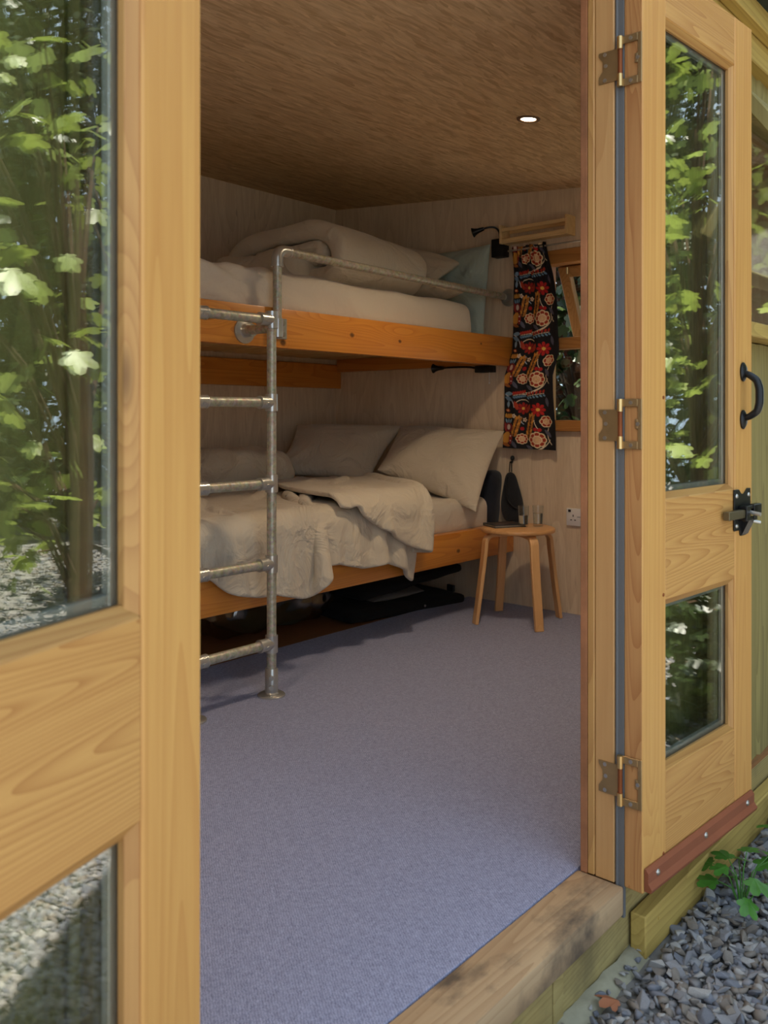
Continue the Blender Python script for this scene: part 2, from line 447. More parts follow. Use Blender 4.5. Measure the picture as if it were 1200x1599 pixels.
m = MB(); m.box((XL - 0.1, YB, -0.16), (XR, YB + 0.1, ceil_z(YB) + 0.02), 0)
obj('wall_back', m, ply_wall, kind='structure')
# front wall: lining inside, cladding boards outside
m = MB()
F2 = (2.42, 4.0, 1.235, 1.86)            # front window hole x0,x1,z0,z1
for x0, x1, z0, z1 in ((XL, DL - 0.04, -0.05, 2.02), (DR + 0.045, F2[0], -0.05, 2.02), (F2[0], XR, -0.05, F2[2]), (F2[0], XR, F2[3], 2.02), (DL - 0.04, DR + 0.045, 1.975, 2.02)):
    m.box((x0, 0.862, z0), (x1, YF - 0.001, z1), 0)
wf = obj('wall_front', m, ply_wall, kind='structure', label='front wall of the cabin with upright cladding')
def clad(x0, x1, z0, z1):
    x = x0
    while x < x1 - 0.02:
        w = min(0.118, x1 - x)
        b = MB(); b.prism([(x + 0.002, 0.861), (x + w + 0.008, 0.861), (x + w + 0.008, 0.849), (x + w - 0.004, 0.838), (x + 0.010, 0.832), (x + 0.002, 0.842)], 'Z', z0, z1)
        obj('cladding_board', b, green_z, wf); x += w
clad(-0.60, DL - 0.045, -0.02, 1.97); clad(DR + 0.05, F2[0] - 0.03, -0.02, 1.97)
clad(F2[0] - 0.03, 3.94, -0.02, F2[2] - 0.045)
clad(F2[0] - 0.03, 3.94, F2[3] + 0.03, 1.97)
# head beam, fascia, roof
m = MB(); m.box((XL - 0.05, 0.80, 1.965), (XR + 0.1, 0.862, 2.05), 0.003)
obj('trim_3', m, green_x, kind='structure', label='timber head beam over the doors')
m = MB(); m.box((XL - 0.1, 0.765, 2.035), (XR + 0.15, 0.799, 2.14), 0.003)
obj('trim_4', m, green_x, kind='structure', label='timber fascia under the roof edge')
m = MB(); g = lambda y: ceil_z(y) + 0.10
m.prism([(0.70, g(0.70)), (YB + 0.2, g(YB + 0.2)), (YB + 0.2, g(YB + 0.2) + 0.05), (0.70, g(0.70) + 0.05)], 'X', XL - 0.2, XR + 0.25)
obj('roof', m, felt, kind='structure', label='dark felted pent roof')

# door frame on the right: lining edge, stop, jamb, seal; mirrored on the left
for k, (jx, sg) in enumerate(((DR, 1), (DL, -1))):
    fr = empty('trim_%d' % (5 + k), (jx, 0.86, 0), kind='structure', label='door jamb of pine with grey rubber seal')
    m = MB(); m.box((jx - 0.001 * sg, 0.828, -0.002), (jx + 0.045 * sg, 0.872, 1.965), 0.002); obj('jamb', m, pine_jamb, fr)
    m = MB(); m.box((jx - 0.004 * sg, 0.8725, 0.0), (jx + 0.045 * sg, 0.8885, 1.965), 0.002); obj('door_stop', m, pine_bead, fr)
    m = MB(); m.box((jx - 0.005 * sg, 0.889, 0.0), (jx + 0.045 * sg, 0.9045, 1.99), 0.001); obj('lining_edge', m, osb_edge, fr)
    m = MB()
    m.box((jx + 0.003 * sg, 0.8075, -0.070), (jx + 0.012 * sg, 0.8275, 1.97), 0.001)
    m.cyl((jx + 0.003 * sg, 0.8235, -0.06), (jx + 0.003 * sg, 0.8235, 1.97), 0.0032, n=10)
    obj('rubber_seal', m, seal_m, fr)
m = MB()
m.box((DL - 0.3, 0.806, -0.062), (1.69, 0.914, -0.001), 0.006, seg=2)
obj('trim_1', m, sill_x, kind='structure', label='worn timber door sill with dark stains')
# base boards below the sill
m = MB(); m.box((-0.6, 0.822, -0.19), (1.425, 0.858, -0.064), 0.002); b1 = m
bf = obj('trim_2', b1, base_x, kind='structure', label='greenish base board under the sill')
m = MB(); m.box((1.427, 0.820, -0.19), (1.463, 0.858, -0.064), 0.002); obj('base_block', m, base_x, bf)
m = MB(); m.box((1.466, 0.824, -0.19), (4.0, 0.858, -0.024), 0.002); obj('base_board', m, base_x, bf)
m = MB(); m.box((1.745, 0.783, -0.173), (3.9, 0.819, -0.082), 0.003)
m.cyl((1.81, 0.784, -0.11), (1.81, 0.781, -0.11), 0.004, n=10)
obj('timber_plank', m, green_x, label='timber plank lying along the base of the wall beside the gravel', cat='plank')

# ---------------------------------------------------------------- doors
def hinge(parent, z, right=True):
    """flush hinge whose plates lie on the jamb face and the leaf edge (world coordinates)"""
    if not right: return
    x = DR
    m = MB(); h = 0.052
    pl = [(0.817, z - h + 0.016), (0.862, z - h + 0.016), (0.862, z - 0.022), (0.853, z - 0.010), (0.853, z + 0.010), (0.862, z + 0.022), (0.862, z + h - 0.022), (0.817, z + h - 0.022)]
    m.prism(pl, 'X', x - 0.0035, x - 0.001)
    for lo, hi in (((0.766, z - h), (0.775, z + h)), ((0.775, z - h), (0.815, z - h + 0.016)), ((0.775, z + h - 0.016), (0.815, z + h)), ((0.775, z - 0.010), (0.781, z + 0.010))):
        m.box((x - 0.0035, lo[0], lo[1]), (x - 0.0005, hi[0], hi[1]), 0.0008)
    hg = obj('hinge', m, brass, parent)
    m = MB(); m.cyl((x - 0.006, 0.8125, z - h), (x - 0.006, 0.8125, z - h + 0.026), 0.0062, n=14)
    m.cyl((x - 0.006, 0.8125, z + h - 0.026), (x - 0.006, 0.8125, z + h), 0.0062, n=14); obj('hinge_barrel', m, brass_pin, hg)
    m = MB(); m.cyl((x - 0.005, 0.8125, z - h + 0.026), (x - 0.005, 0.8125, z + h - 0.026), 0.0048, n=12); obj('hinge_pin', m, rust, hg)
    for yy, zz in ((0.848, z - 0.030), (0.846, z), (0.848, z + 0.024), (0.790, z - h + 0.008), (0.790, z + h - 0.008), (0.7745, z)):
        m = MB(); m.cyl((x - 0.0045, yy, zz), (x - 0.003, yy, zz), 0.0042, n=10); m.box((x - 0.005, yy - 0.0035, zz - 0.0006), (x - 0.0044, yy + 0.0035, zz + 0.0006), 0)
        obj('screw', m, screw_m, hg)

def door_leaf(n, loc, rz, ys, W, label, lev):
    d = empty('door_%d' % n, loc, rz, label, kind='structure')
    T = 0.043 * ys; SW = 0.10
    B0, B1, M0, M1, T0, T1 = lev
    y_in = 0.020 * ys
    def bx(x0, x1, z0, z1, y0=0.0, y1=T, bev=0.0025):
        m = MB(); m.box((x0, y0, z0), (x1, y1, z1), bev); return m
    obj('stile', bx(0, SW, B0, T1), [pine_z, pine_edge], d, True, label='hinge stile')
    # the edge of the hinge stile carries its own close grain
    s = d.children[0]
    for p in s.data.polygons:
        if abs(p.normal.x) > 0.9: p.material_index = 1
    obj('stile', bx(W - SW, W, B0, T1), pine_z, d, True, label='free stile')
    for z0, z1 in ((B0, B1), (M0, M1), (T0, T1)): obj('rail', bx(SW, W - SW, z0, z1, 0.001 * ys, T), pine_x, d, True)
    for z0, z1 in ((B1, M0), (M1, T0)):
        bw = 0.016
        # glazing beads: bevelled strips inside the opening, on both faces
        for x0, x1, s in ((SW, SW + bw, 1), (W - SW - bw, W - SW, -1)):
            m = MB()
            for ya, yb in ((0.004, 0.0175), (0.036, 0.041)):
                a = (SW if s > 0 else W - SW)
                m.prism([(a, ya * ys), (a, yb * ys), (a + s * bw, yb * ys), (a + s * bw, (ya + 0.006) * ys)] if ya < 0.02 else [(a, ya * ys), (a + s * bw, ya * ys), (a, yb * ys)], 'Z', z0, z1)
            obj('bead', m, pine_bead, d, True)
        for zz, s in ((z0, 1), (z1, -1)):
            m = MB()
            for ya, yb in ((0.004, 0.0175), (0.036, 0.041)):
                m.prism([(ya * ys, zz), (yb * ys, zz), (yb * ys, zz + s * bw * 0.8), ((ya + 0.008) * ys, zz + s * bw * 0.8)] if ya < 0.02 else [(ya * ys, zz), (yb * ys, zz), (ya * ys, zz + s * bw)], 'X', SW + 0.001, W - SW - 0.001)
            obj('bead', m, bead_x, d, True)
        m = MB(); e = 0.004
        for ya, yb in ((0.018, 0.021), (0.032, 0.035)): m.box((SW + e, ya * ys, z0 + e), (W - SW - e, yb * ys, z1 - e), 0)
        gp = obj('glass_pane', m, glass, d, True)
        m = MB(); w = 0.024
        ya, yb = 0.0215 * ys, 0.0315 * ys
        for a, b in (((SW + e, z0 + e), (SW + w, z1 - e)), ((W - SW - w, z0 + e), (W - SW - e, z1 - e)), ((SW + w, z0 + e), (W - SW - w, z0 + w)), ((SW + w, z1 - w), (W - SW - w, z1 - e))):
            m.box((a[0], ya, a[1]), (b[0], yb, b[1]), 0.001)
        obj('spacer_bar', m, alu, gp, True)
    return d
RW = 0.552
d2 = door_leaf(2, (DR, 0.765, 0), R(-4.0), 1, RW, 'half glazed pine door leaf folded back against the cladding, black handle and bolt', (-0.004, 0.222, 0.586, 0.804, 1.832, 1.95))
for z in (0.22, 0.964, 1.72): hinge(d2, z)
# drip strip, handle, bolt and screws on the right leaf (local coordinates)
m = MB(); m.prism([(-0.001, 0.002), (-0.016, 0.002), (-0.018, 0.009), (-0.010, 0.020), (-0.010, 0.040), (-0.004, 0.048), (-0.001, 0.048)], 'X', 0.004, RW - 0.010)
ds = obj('drip_strip', m, drip_m, d2, True, label='brown drip strip with screws')
for x in (0.045, 0.27, 0.500):
    m = MB(); m.ball((x, -0.010, 0.030), 0.007, 8, (1, 0.6, 1)); obj('screw', m, screw_m, ds, True)
hx = RW - 0.058
m = MB()
pts = [(hx, -0.005, 1.086), (hx, -0.018, 1.081), (hx + 0.001, -0.035, 1.068), (hx + 0.002, -0.041, 1.047), (hx + 0.002, -0.041, 1.012), (hx + 0.001, -0.036, 0.992), (hx, -0.019, 0.980), (hx, -0.005, 0.975)]
sm = []
for i in range(len(pts) - 1):
    for k in range(4):
        t = k / 4; p0, p1 = np.array(pts[i]), np.array(pts[i + 1]); sm.append(p0 * (1 - t) + p1 * t)
sm.append(np.array(pts[-1]))
sm = [sm[0]] + [(sm[i - 1] + sm[i] * 2 + sm[i + 1]) / 4 for i in range(1, len(sm) - 1)] + [sm[-1]]
m.tube(sm, [0.0075 + 0.002 * math.sin(math.pi * i / (len(sm) - 1)) for i in range(len(sm))], 14)
hd = obj('handle', m, black_metal, d2, True, smooth=60, label='black curved pull handle')
for z in (1.089, 0.972):
    m = MB(); m.lathe([(0.0, 0), (0.019, 0.0), (0.019, 0.003), (0.012, 0.008), (0.0, 0.009)], 20, Matrix.Translation((hx, -0.001, z)) @ Matrix.Rotation(R(90), 4, 'X') @ Matrix.Diagonal((0.85, 1.25, 1, 1)))
    obj('handle_rose', m, black_metal, hd, True)
bz = 0.750; BW = RW - 0.014
m = MB()
m.prism([(BW - 0.098, bz - 0.048), (BW - 0.066, bz - 0.048), (BW - 0.062, bz - 0.062), (BW - 0.030, bz - 0.062), (BW - 0.004, bz - 0.040), (BW - 0.004, bz + 0.052), (BW - 0.022, bz + 0.052), (BW - 0.040, bz + 0.040), (BW - 0.056, bz + 0.040), (BW - 0.072, bz + 0.052), (BW - 0.098, bz + 0.052)], 'Y', -0.0005, -0.004, bev=0.0008)
m.box((BW - 0.075, -0.022, bz + 0.004), (BW - 0.012, -0.004, bz + 0.012), 0.001); m.box((BW - 0.075, -0.022, bz - 0.024), (BW - 0.012, -0.004, bz - 0.016), 0.001)
m.box((BW - 0.075, -0.024, bz - 0.024), (BW - 0.056, -0.021, bz + 0.012), 0.001); m.box((BW - 0.030, -0.024, bz - 0.024), (BW - 0.012, -0.021, bz + 0.012), 0.001)
m.prism([(-0.021, bz - 0.024), (-0.004, bz - 0.060), (-0.004, bz - 0.024)], 'X', BW - 0.056, BW - 0.020)
bo = obj('bolt', m, black_metal, d2, True, label='black sliding bolt')
m = MB(); m.box((BW - 0.165, -0.020, bz - 0.016), (BW - 0.04, -0.005, bz + 0.004), 0.001); obj('bolt_bar', m, plain('worn_bolt_bar', (108, 98, 74), 0.4, 0.7), bo, True)
m = MB(); m.cyl((BW - 0.045, -0.018, bz - 0.004), (BW - 0.045, -0.045, bz - 0.008), 0.005, n=10); m.cyl((BW - 0.02, -0.016, bz - 0.028), (BW - 0.006, -0.028, bz - 0.032), 0.0045, n=10)
obj('bolt_knob', m, steel_cast, bo, True)
m = MB(); m.box((BW - 0.03, -0.024, bz - 0.012), (BW + 0.016, -0.008, bz + 0.014), 0.002); obj('bolt_end', m, black_metal, bo, True)
for x, z in ((BW - 0.086, bz + 0.036), (BW - 0.016, bz + 0.036), (BW - 0.086, bz - 0.036)):
    m = MB(); m.lathe([(0, 0), (0.006, 0), (0.004, 0.003), (0, 0.0035)], 12, Matrix.Translation((x, -0.004, z)) @ Matrix.Rotation(R(90), 4, 'X')); obj('screw', m, screw_m, bo, True)
for x, z in ((0.088, 1.02), (0.088, 0.60), (0.088, 0.05)):
    m = MB(); m.lathe([(0, 0), (0.004, 0), (0.0035, 0.0012), (0, 0.0014)], 10, Matrix.Translation((x, 0, z)) @ Matrix.Rotation(R(90), 4, 'X')); obj('screw', m, rust, d2, True)
d1 = door_leaf(1, (0.585, 0.7755, 0), R(198.3), -1, 0.56, 'half glazed pine door leaf standing open nearest the viewer', (-0.004, 0.222, 0.578, 0.782, 1.832, 1.95))

# ---------------------------------------------------------------- windows
w1 = empty('window_1', (XR + 0.05, 1.8, WZ0), kind='structure', label='pine window with its fanlight pushed open, half behind the curtain')
xa, xb = XR - 0.012, XR + 0.085
def wbx(name, lo, hi, mat, par=None, bev=0.003):
    m = MB(); m.box(lo, hi, bev); return obj(name, m, mat, par or w1)
wbx('window_jamb', (xa + 0.02, WY0, WZ0), (xb, WY0 + 0.045, WZ1), winwood_z); wbx('window_jamb', (xa + 0.02, WY1 - 0.05, WZ0), (xb, WY1, WZ1), winwood_z)
wbx('window_head', (xa, WY0 + 0.045, WZ1 - 0.07), (xb, WY1 - 0.05, WZ1), winwood_y)
wbx('window_sill', (XR - 0.03, WY0, WZ0 - 0.005), (xb, WY1, WZ0 + 0.05), winwood_y)
wbx('window_rail', (xa + 0.02, WY0 + 0.045, 1.318), (xb, WY1 - 0.05, 1.375), winwood_y)
wbx('glass_pane', (XR + 0.045, WY0 + 0.045, WZ0 + 0.05), (XR + 0.05, WY1 - 0.05, 1.318), glass, bev=0)
# opened fanlight: hinged at the top
HZ, HXx, aa = WZ1 - 0.072, XR + 0.075, R(25)
MF = Matrix.Translation((HXx, 0, HZ)) @ Matrix.Rotation(-aa, 4, 'Y')
m = MB()
sy0, sy1, sl = WY0 + 0.05, WY1 - 0.075, 0.375
m.box((-0.02, sy0, -sl), (0.02, sy0 + 0.055, 0), 0.003, MF); m.box((-0.02, sy1 - 0.055, -sl), (0.02, sy1, 0), 0.003, MF)
m.box((-0.02, sy0 + 0.055, -0.055), (0.02, sy1 - 0.055, 0), 0.003, MF); m.box((-0.02, sy0 + 0.055, -sl), (0.02, sy1 - 0.055, -sl + 0.05), 0.003, MF)
sash = obj('fanlight_sash', m, winwood_z, w1)
m = MB(); m.box((-0.003, sy0 + 0.055, -sl + 0.05), (0.003, sy1 - 0.055, -0.055), 0, MF); obj('glass_pane', m, glass, sash)
m = MB(); m.cyl((XR + 0.02, sy1 - 0.075, HZ - 0.018), (XR + 0.02, sy1 - 0.075, HZ - 0.05), 0.008, 0.005, n=10); obj('window_catch', m, brass_pin, sash)

w2 = empty('window_2', (3.2, 0.84, F2[2]), kind='structure', label='timber window in the front wall beyond the folded door, reflecting leaves')
m = MB()
for a, b in (((F2[0], F2[2]), (F2[0] + 0.035, F2[3])), ((3.75, F2[2]), (3.80, F2[3])), ((F2[0], F2[3] - 0.03), (3.80, F2[3]))): m.box((a[0], 0.815, a[1]), (b[0], 0.87, b[1]), 0.002)
obj('window_frame', m, green_z, w2)
wbx('window_sill', (F2[0] - 0.03, 0.775, F2[2] - 0.04), (3.82, 0.87, F2[2]), green_x, w2)
wbx('glass_pane', (F2[0] + 0.03, 0.838, F2[2]), (3.76, 0.843, F2[3]), glass, w2, 0)
MF2 = Matrix.Translation((0, 0.812, F2[3] + 0.005)) @ Matrix.Rotation(R(-36), 4, 'X')
m = MB(); m.box((F2[0] + 0.0, -0.018, -0.46), (F2[0] + 0.05, 0.018, 0), 0.003, MF2); m.box((3.72, -0.018, -0.46), (3.77, 0.018, 0), 0.003, MF2)
m.box((F2[0] + 0.05, -0.018, -0.05), (3.72, 0.018, 0), 0.003, MF2); m.box((F2[0] + 0.05, -0.018, -0.46), (3.72, 0.018, -0.41), 0.003, MF2)
sh2 = obj('awning_sash', m, green_z, w2)
m = MB(); m.box((F2[0] + 0.05, -0.003, -0.41), (3.72, 0.003, -0.05), 0, MF2); obj('glass_pane', m, glass, sh2)

# ---------------------------------------------------------------- bunks
YBD = 2.45                                # front face of the bunk boards
def bunk(zb, label, under):
    b = empty('bunk_platform', (2.75, 3.1, zb), label=label, cat='bunk bed')
    m = MB(); m.box((1.62, YBD, zb), (XR - 0.002, YBD + 0.045, zb + 0.15), 0.004, seg=2); obj('front_board', m, bunk_x if zb > 1 else bunk_low, b)
    m = MB(); m.box((1.62, YB - 0.047, zb - 0.09 * under), (XR - 0.002, YB - 0.002, zb + 0.085 - 0.03 * under), 0.003); obj('wall_ledger', m, bunk_x, b)
    m = MB(); m.box((XR - 0.047, YBD + 0.048, zb + 0.01), (XR - 0.002, YB - 0.05, zb + 0.085), 0.003); obj('end_ledger', m, bunk_y, b)
    m = MB(); m.box((1.62, YBD + 0.048, zb + 0.01), (1.665, YB - 0.05, zb + 0.085), 0.003); obj('end_ledger', m, bunk_y, b)
    for i in range(9):
        x = 1.70 + i * 0.24
        m = MB(); m.box((x, YBD + 0.047, zb + 0.087), (x + 0.20, YB - 0.004, zb + 0.105), 0.002); obj('slat', m, rack_y, b)
    m = MB(); m.box((1.575, YBD, zb - 0.275 if zb < 1 else zb - 0.815), (1.619, YBD + 0.07, zb + 0.15), 0.003); obj('corner_post', m, bunk_x, b)
    return b
bunk(0.275, 'lower bunk platform with an orange varnished front board near the floor', 0)
bunk(1.24, 'upper bunk platform with an orange varnished knotty front board', 1)

def rbox(lo, hi, r, n=24, disp=None):
    """rounded box as a shell of grids; disp(p, normal) -> offset along the normal"""
    lo, hi = np.array(lo, float), np.array(hi, float); il, ih = lo + r, hi - r
    m = MB()
    dims = hi - lo
    for ax in range(3):
        for sgn in (0, 1):
            u, v = (ax + 1) % 3, (ax + 2) % 3
            nu, nv = max(6, int(n * min(1, dims[u] / dims.max()))), max(6, int(n * min(1, dims[v] / dims.max())))
            P = np.zeros((nu + 1, nv + 1, 3))
            for i in range(nu + 1):
                for j in range(nv + 1):
                    q = np.zeros(3); q[ax] = hi[ax] if sgn else lo[ax]
                    q[u] = lo[u] + dims[u] * i / nu; q[v] = lo[v] + dims[v] * j / nv
                    c = np.clip(q, il, ih); d = q - c; L = np.linalg.norm(d)
                    nn = d / L if L > 1e-9 else np.eye(3)[ax] * (1 if sgn else -1)
                    p = c + nn * r
                    if disp: p = p + nn * disp(p, nn)
                    P[i, j] = p
            m.grid(P)
    return m

def sheet_disp(p, n):
    a = 0.006 * nz(p, 3.0) + 0.003 * nz(p, 9.0)
    if n[1] < -0.2:                        # diagonal pull folds on the front of the sheet
        u = (p[0] - 1.6) * 0.9 + (p[2] - 1.37) * 2.3
        w = max(0, 1 - abs(p[0] - 2.0) / 0.45)
        a += 0.010 * w * math.sin(u * 34 + 2 * nz(p, 5)) + 0.004 * math.sin(p[0] * 17 + p[2] * 30 + 3 * nz(p, 3))
    return a
m = rbox((1.66, 2.497, 1.348), (3.565, 3.69, 1.548), 0.055, 90, sheet_disp)
obj('mattress', m, linen_sheet, smooth=180, weld=True, label='mattress in a stone grey fitted sheet on the upper bunk', cat='mattress')
m = rbox((1.67, 2.497, 0.384), (3.705, 3.69, 0.575), 0.055, 80, lambda p, n: 0.008 * nz(p, 3.5) + 0.006 * nz(p, 8))
obj('mattress', m, linen_sheet, smooth=180, weld=True, label='mattress in a crumpled stone grey sheet on the lower bunk', cat='mattress')

def pillow(name, corners, th, mat, label, n=26, seed=0.0, ear=0.06, sag=0.0, cat='pillow', wr=1.0):
    """corners TL, TR, BR, BL (world); a stuffed case swelling along the patch normal, seam round the edge"""
    tl, tr, br, bl = [np.array(c, float) for c in corners]
    nrm = np.cross(tr - tl, bl - tl); nrm /= np.linalg.norm(nrm)
    def pt(u, v, s):
        uu = 0.5 + 0.5 * u * (1 - ear * (1 - v * v)); vv = 0.5 + 0.5 * v * (1 - ear * (1 - u * u))
        p = (tl * (1 - uu) + tr * uu) * (1 - vv) + (bl * (1 - uu) + br * uu) * vv
        h = max(0.0, (1 - abs(u) ** 2.6) * (1 - abs(v) ** 2.6)) ** 0.55
        w = 0.10 * nz((u * 1.7 + seed, v * 1.7, s * 2 + seed)) + 0.05 * nz((u * 4 + seed, v * 4, s))
        cr = 0.0
        for cu, cv in ((-1, -1), (1, -1), (1, 1), (-1, 1)):    # creases running out to the corners
            du, dv = u - cu, v - cv; rr = math.hypot(du, dv)
            cr += 0.05 * math.sin(math.atan2(dv, du) * 11 + seed) * math.exp(-((rr - 0.55) / 0.35) ** 2)
        k = th * (h * (0.5 + wr * (w + cr)))
        return p + nrm * s * k + np.array((0, 0, -sag * (1 - u * u) * (1 - v * v)))
    m = MB()
    for s in (1, -1):
        P = np.zeros((n + 1, n + 1, 3))
        for i in range(n + 1):
            for j in range(n + 1):
                P[i, j] = pt(math.sin((2 * i / n - 1) * math.pi / 2), math.sin((2 * j / n - 1) * math.pi / 2), s)
        m.grid(P)
    o = obj(name, m, mat, smooth=180, label=label, cat=cat, weld=True)
    return mod(o, 'SUBSURF', levels=1, render_levels=1)
pillow('pillow', ((3.72, 3.12, 0.92), (3.775, 2.46, 0.905), (3.455, 2.415, 0.515), (3.37, 2.98, 0.70)), 0.17, linen, 'stone grey pillow on the lower bunk leaning on the window wall, nearest the stool', seed=1.3)
pillow('pillow', ((3.40, 3.62, 0.93), (3.74, 3.10, 0.925), (3.33, 3.0, 0.64), (3.08, 3.46, 0.68)), 0.16, linen, 'stone grey pillow in the dark corner of the lower bunk, behind the front pillow', seed=4.1, ear=0.09)
pillow('pillow', ((3.66, 3.32, 1.97), (3.765, 2.72, 1.80), (3.48, 2.68, 1.67), (3.38, 3.25, 1.79)), 0.13, linen_pale, 'pale pillow propped on the upper bunk behind the folded duvet', seed=7.7, ear=0.03)
pillow('pillow', ((3.60, 3.20, 1.612), (3.60, 2.59, 1.612), (3.35, 2.58, 1.612), (3.34, 3.2, 1.612)), 0.12, linen_pale, 'pale pillow lying flat on the upper bunk beneath the propped one', seed=9.7, ear=0.03)
pillow('cushion', ((3.785, 3.05, 1.88), (3.795, 2.560, 1.885), (3.72, 2.555, 1.36), (3.72, 3.05, 1.36)), 0.12, teal, 'pale teal cushion standing against the wall at the end of the upper bunk', seed=2.9, ear=0.03, cat='cushion', wr=1.5)

# ---------------------------------------------------------------- duvets: small cloth solver
def relax(P, rest_scale, collide, steps=160, iters=5, grav=0.0012, pin=None, bend=0.10, fric=0.55):
    a, b = P.shape[:2]; prev = P.copy()
    base = rest_scale
    cons = []
    def addc(di, dj, k):
        for par in (0, 1):
            I = np.arange(0, a - di); J = np.arange(max(0, -dj), b - max(0, dj))
            II, JJ = np.meshgrid(I, J, indexing='ij')
            sel = ((II // max(1, di)) % 2 == par) if di else ((JJ // max(1, dj)) % 2 == par)
            cons.append((II[sel], JJ[sel], II[sel] + di, JJ[sel] + dj, k))
    for di, dj, k in ((1, 0, 1.0), (0, 1, 1.0), (1, 1, 0.5), (1, -1, 0.5), (3, 0, bend), (0, 3, bend)): addc(di, dj, k)
    L = [np.linalg.norm(base[i1, j1] - base[i0, j0], axis=-1) for i0, j0, i1, j1, k in cons]
    for st in range(steps):
        vel = (P - prev) * 0.93; prev = P.copy(); P = P + vel; P[..., 2] -= grav
        for it in range(iters):
            for (i0, j0, i1, j1, k), l in zip(cons, L):
                d = P[i1, j1] - P[i0, j0]; n = np.linalg.norm(d, axis=-1) + 1e-9
                kk = np.where(n < l, k * (0.6 if k < 1 else 1), k)
                c = (0.5 * kk * (n - l) / n)[..., None] * d
                np.add.at(P, (i0, j0), c); np.add.at(P, (i1, j1), -c)
            P, hit = collide(P)
            P[..., :2] = np.where(hit[..., None], prev[..., :2] + (P[..., :2] - prev[..., :2]) * fric, P[..., :2])
            if pin is not None: P[pin] = prev[pin]
        prev = np.where(hit[..., None], P - (P - prev) * 0.25, prev)
    return P
def box_collider(lo, hi, r):
    lo, hi = np.array(lo), np.array(hi)
    def f(P):
        c = np.clip(P, lo, hi); d = P - c; n = np.linalg.norm(d, axis=-1)
        inside = n < 1e-9
        hit = n < r
        out = c + d / np.maximum(n, 1e-9)[..., None] * r
        up = P.copy(); up[..., 2] = hi[2] + r
        Q = np.where(hit[..., None], out, P); Q = np.where(inside[..., None], up, Q)
        return Q, hit
    return f
def sheet_grid(na, nb, fn): return np.array([[fn(i / (na - 1), j / (nb - 1)) for j in range(nb)] for i in range(na)], float)
def lump(u, v, s, amp): return amp * (nz((u * 2.3 + s, v * 2.3, s)) + 0.6 * nz((u * 6 + s, v * 5, s)) + 0.3 * nz((u * 13 + s, v * 12, s)))

def crease_x(v): return 2.93 + 0.42 * min(1.0, max(0.0, (v - 0.18) / 0.5))
def front_edge(u): return 2.265 + 0.02 * math.sin(u * 9 + 1.0) + 0.015 * math.sin(u * 23) + 0.10 * max(0, 0.30 - u) / 0.30
def start1(u, v):
    y0 = front_edge(u); y = y0 + v * (3.58 - y0); x = 1.70 + u * (crease_x((y - 2.30) / 1.28) - 1.70)
    return (x + 0.03 * nz((u * 5, v * 5, 3)), y + 0.02 * nz((u * 5, v * 5, 9)), 0.70 + abs(lump(u, v, 3.1, 0.13)) + (0.08 if v > 0.7 else 0))
def rest1(u, v):
    y0 = front_edge(u) - 2.265
    return (u * 1.62, (y0 + v * (1.315 - y0)) * 1.12, 0)
na, nb = 84, 76
P1 = relax(sheet_grid(na, nb, start1), sheet_grid(na, nb, rest1), box_collider((1.5, YBD + 0.030, 0.0), (4.0, 3.8, 0.550), 0.052), 150, 5)
m = MB(); m.grid(P1)
dv = obj('duvet', m, linen, smooth=180, label='rumpled stone grey duvet spread on the lower bunk, spilling over its front board', cat='duvet')
mod(dv, 'SOLIDIFY', thickness=0.022, offset=1.0); mod(dv, 'SUBSURF', levels=1, render_levels=2)
# turned-back end lying over the duvet
def start2(u, v):
    # u: 0 at the under side of the crease, then round it and back towards the foot; v from the front edge to the back
    y = 2.255 + v * 0.81; xc = crease_x((y - 2.30) / 1.28) + 0.03; Rr = 0.045; s = u * 0.62
    if s < math.pi * Rr: return (xc + Rr * math.sin(s / Rr), y, 0.66 + Rr * (1 - math.cos(s / Rr)))
    t = s - math.pi * Rr
    return (xc - t * 0.82, y + t * 0.35 + 0.02 * nz((u * 5, v * 5, 2)), 0.76 + abs(lump(u, v, 8.3, 0.10)))
def rest2(u, v): return (u * 0.72, v * 0.95, 0)
nu, nv = 44, 52
P2 = relax(sheet_grid(nu, nv, start2), sheet_grid(nu, nv, rest2), box_collider((1.5, YBD + 0.025, 0.0), (4.0, 3.8, 0.565), 0.085), 130, 5)
m = MB(); m.grid(P2)
fl = obj('turned_back_end', m, linen, dv, smooth=180)
mod(fl, 'SOLIDIFY', thickness=0.020, offset=1.0); mod(fl, 'SUBSURF', levels=1, render_levels=2)
# bunched far end of the duvet, in the corner
def bunch_disp(p, n): return 0.03 * nz(p, 5) + 0.018 * nz(p, 12)
m = rbox((2.45, 3.20, 0.62), (3.03, 3.62, 0.82), 0.095, 34, bunch_disp)
obj('bunched_end', m, linen, dv, smooth=180, weld=True)

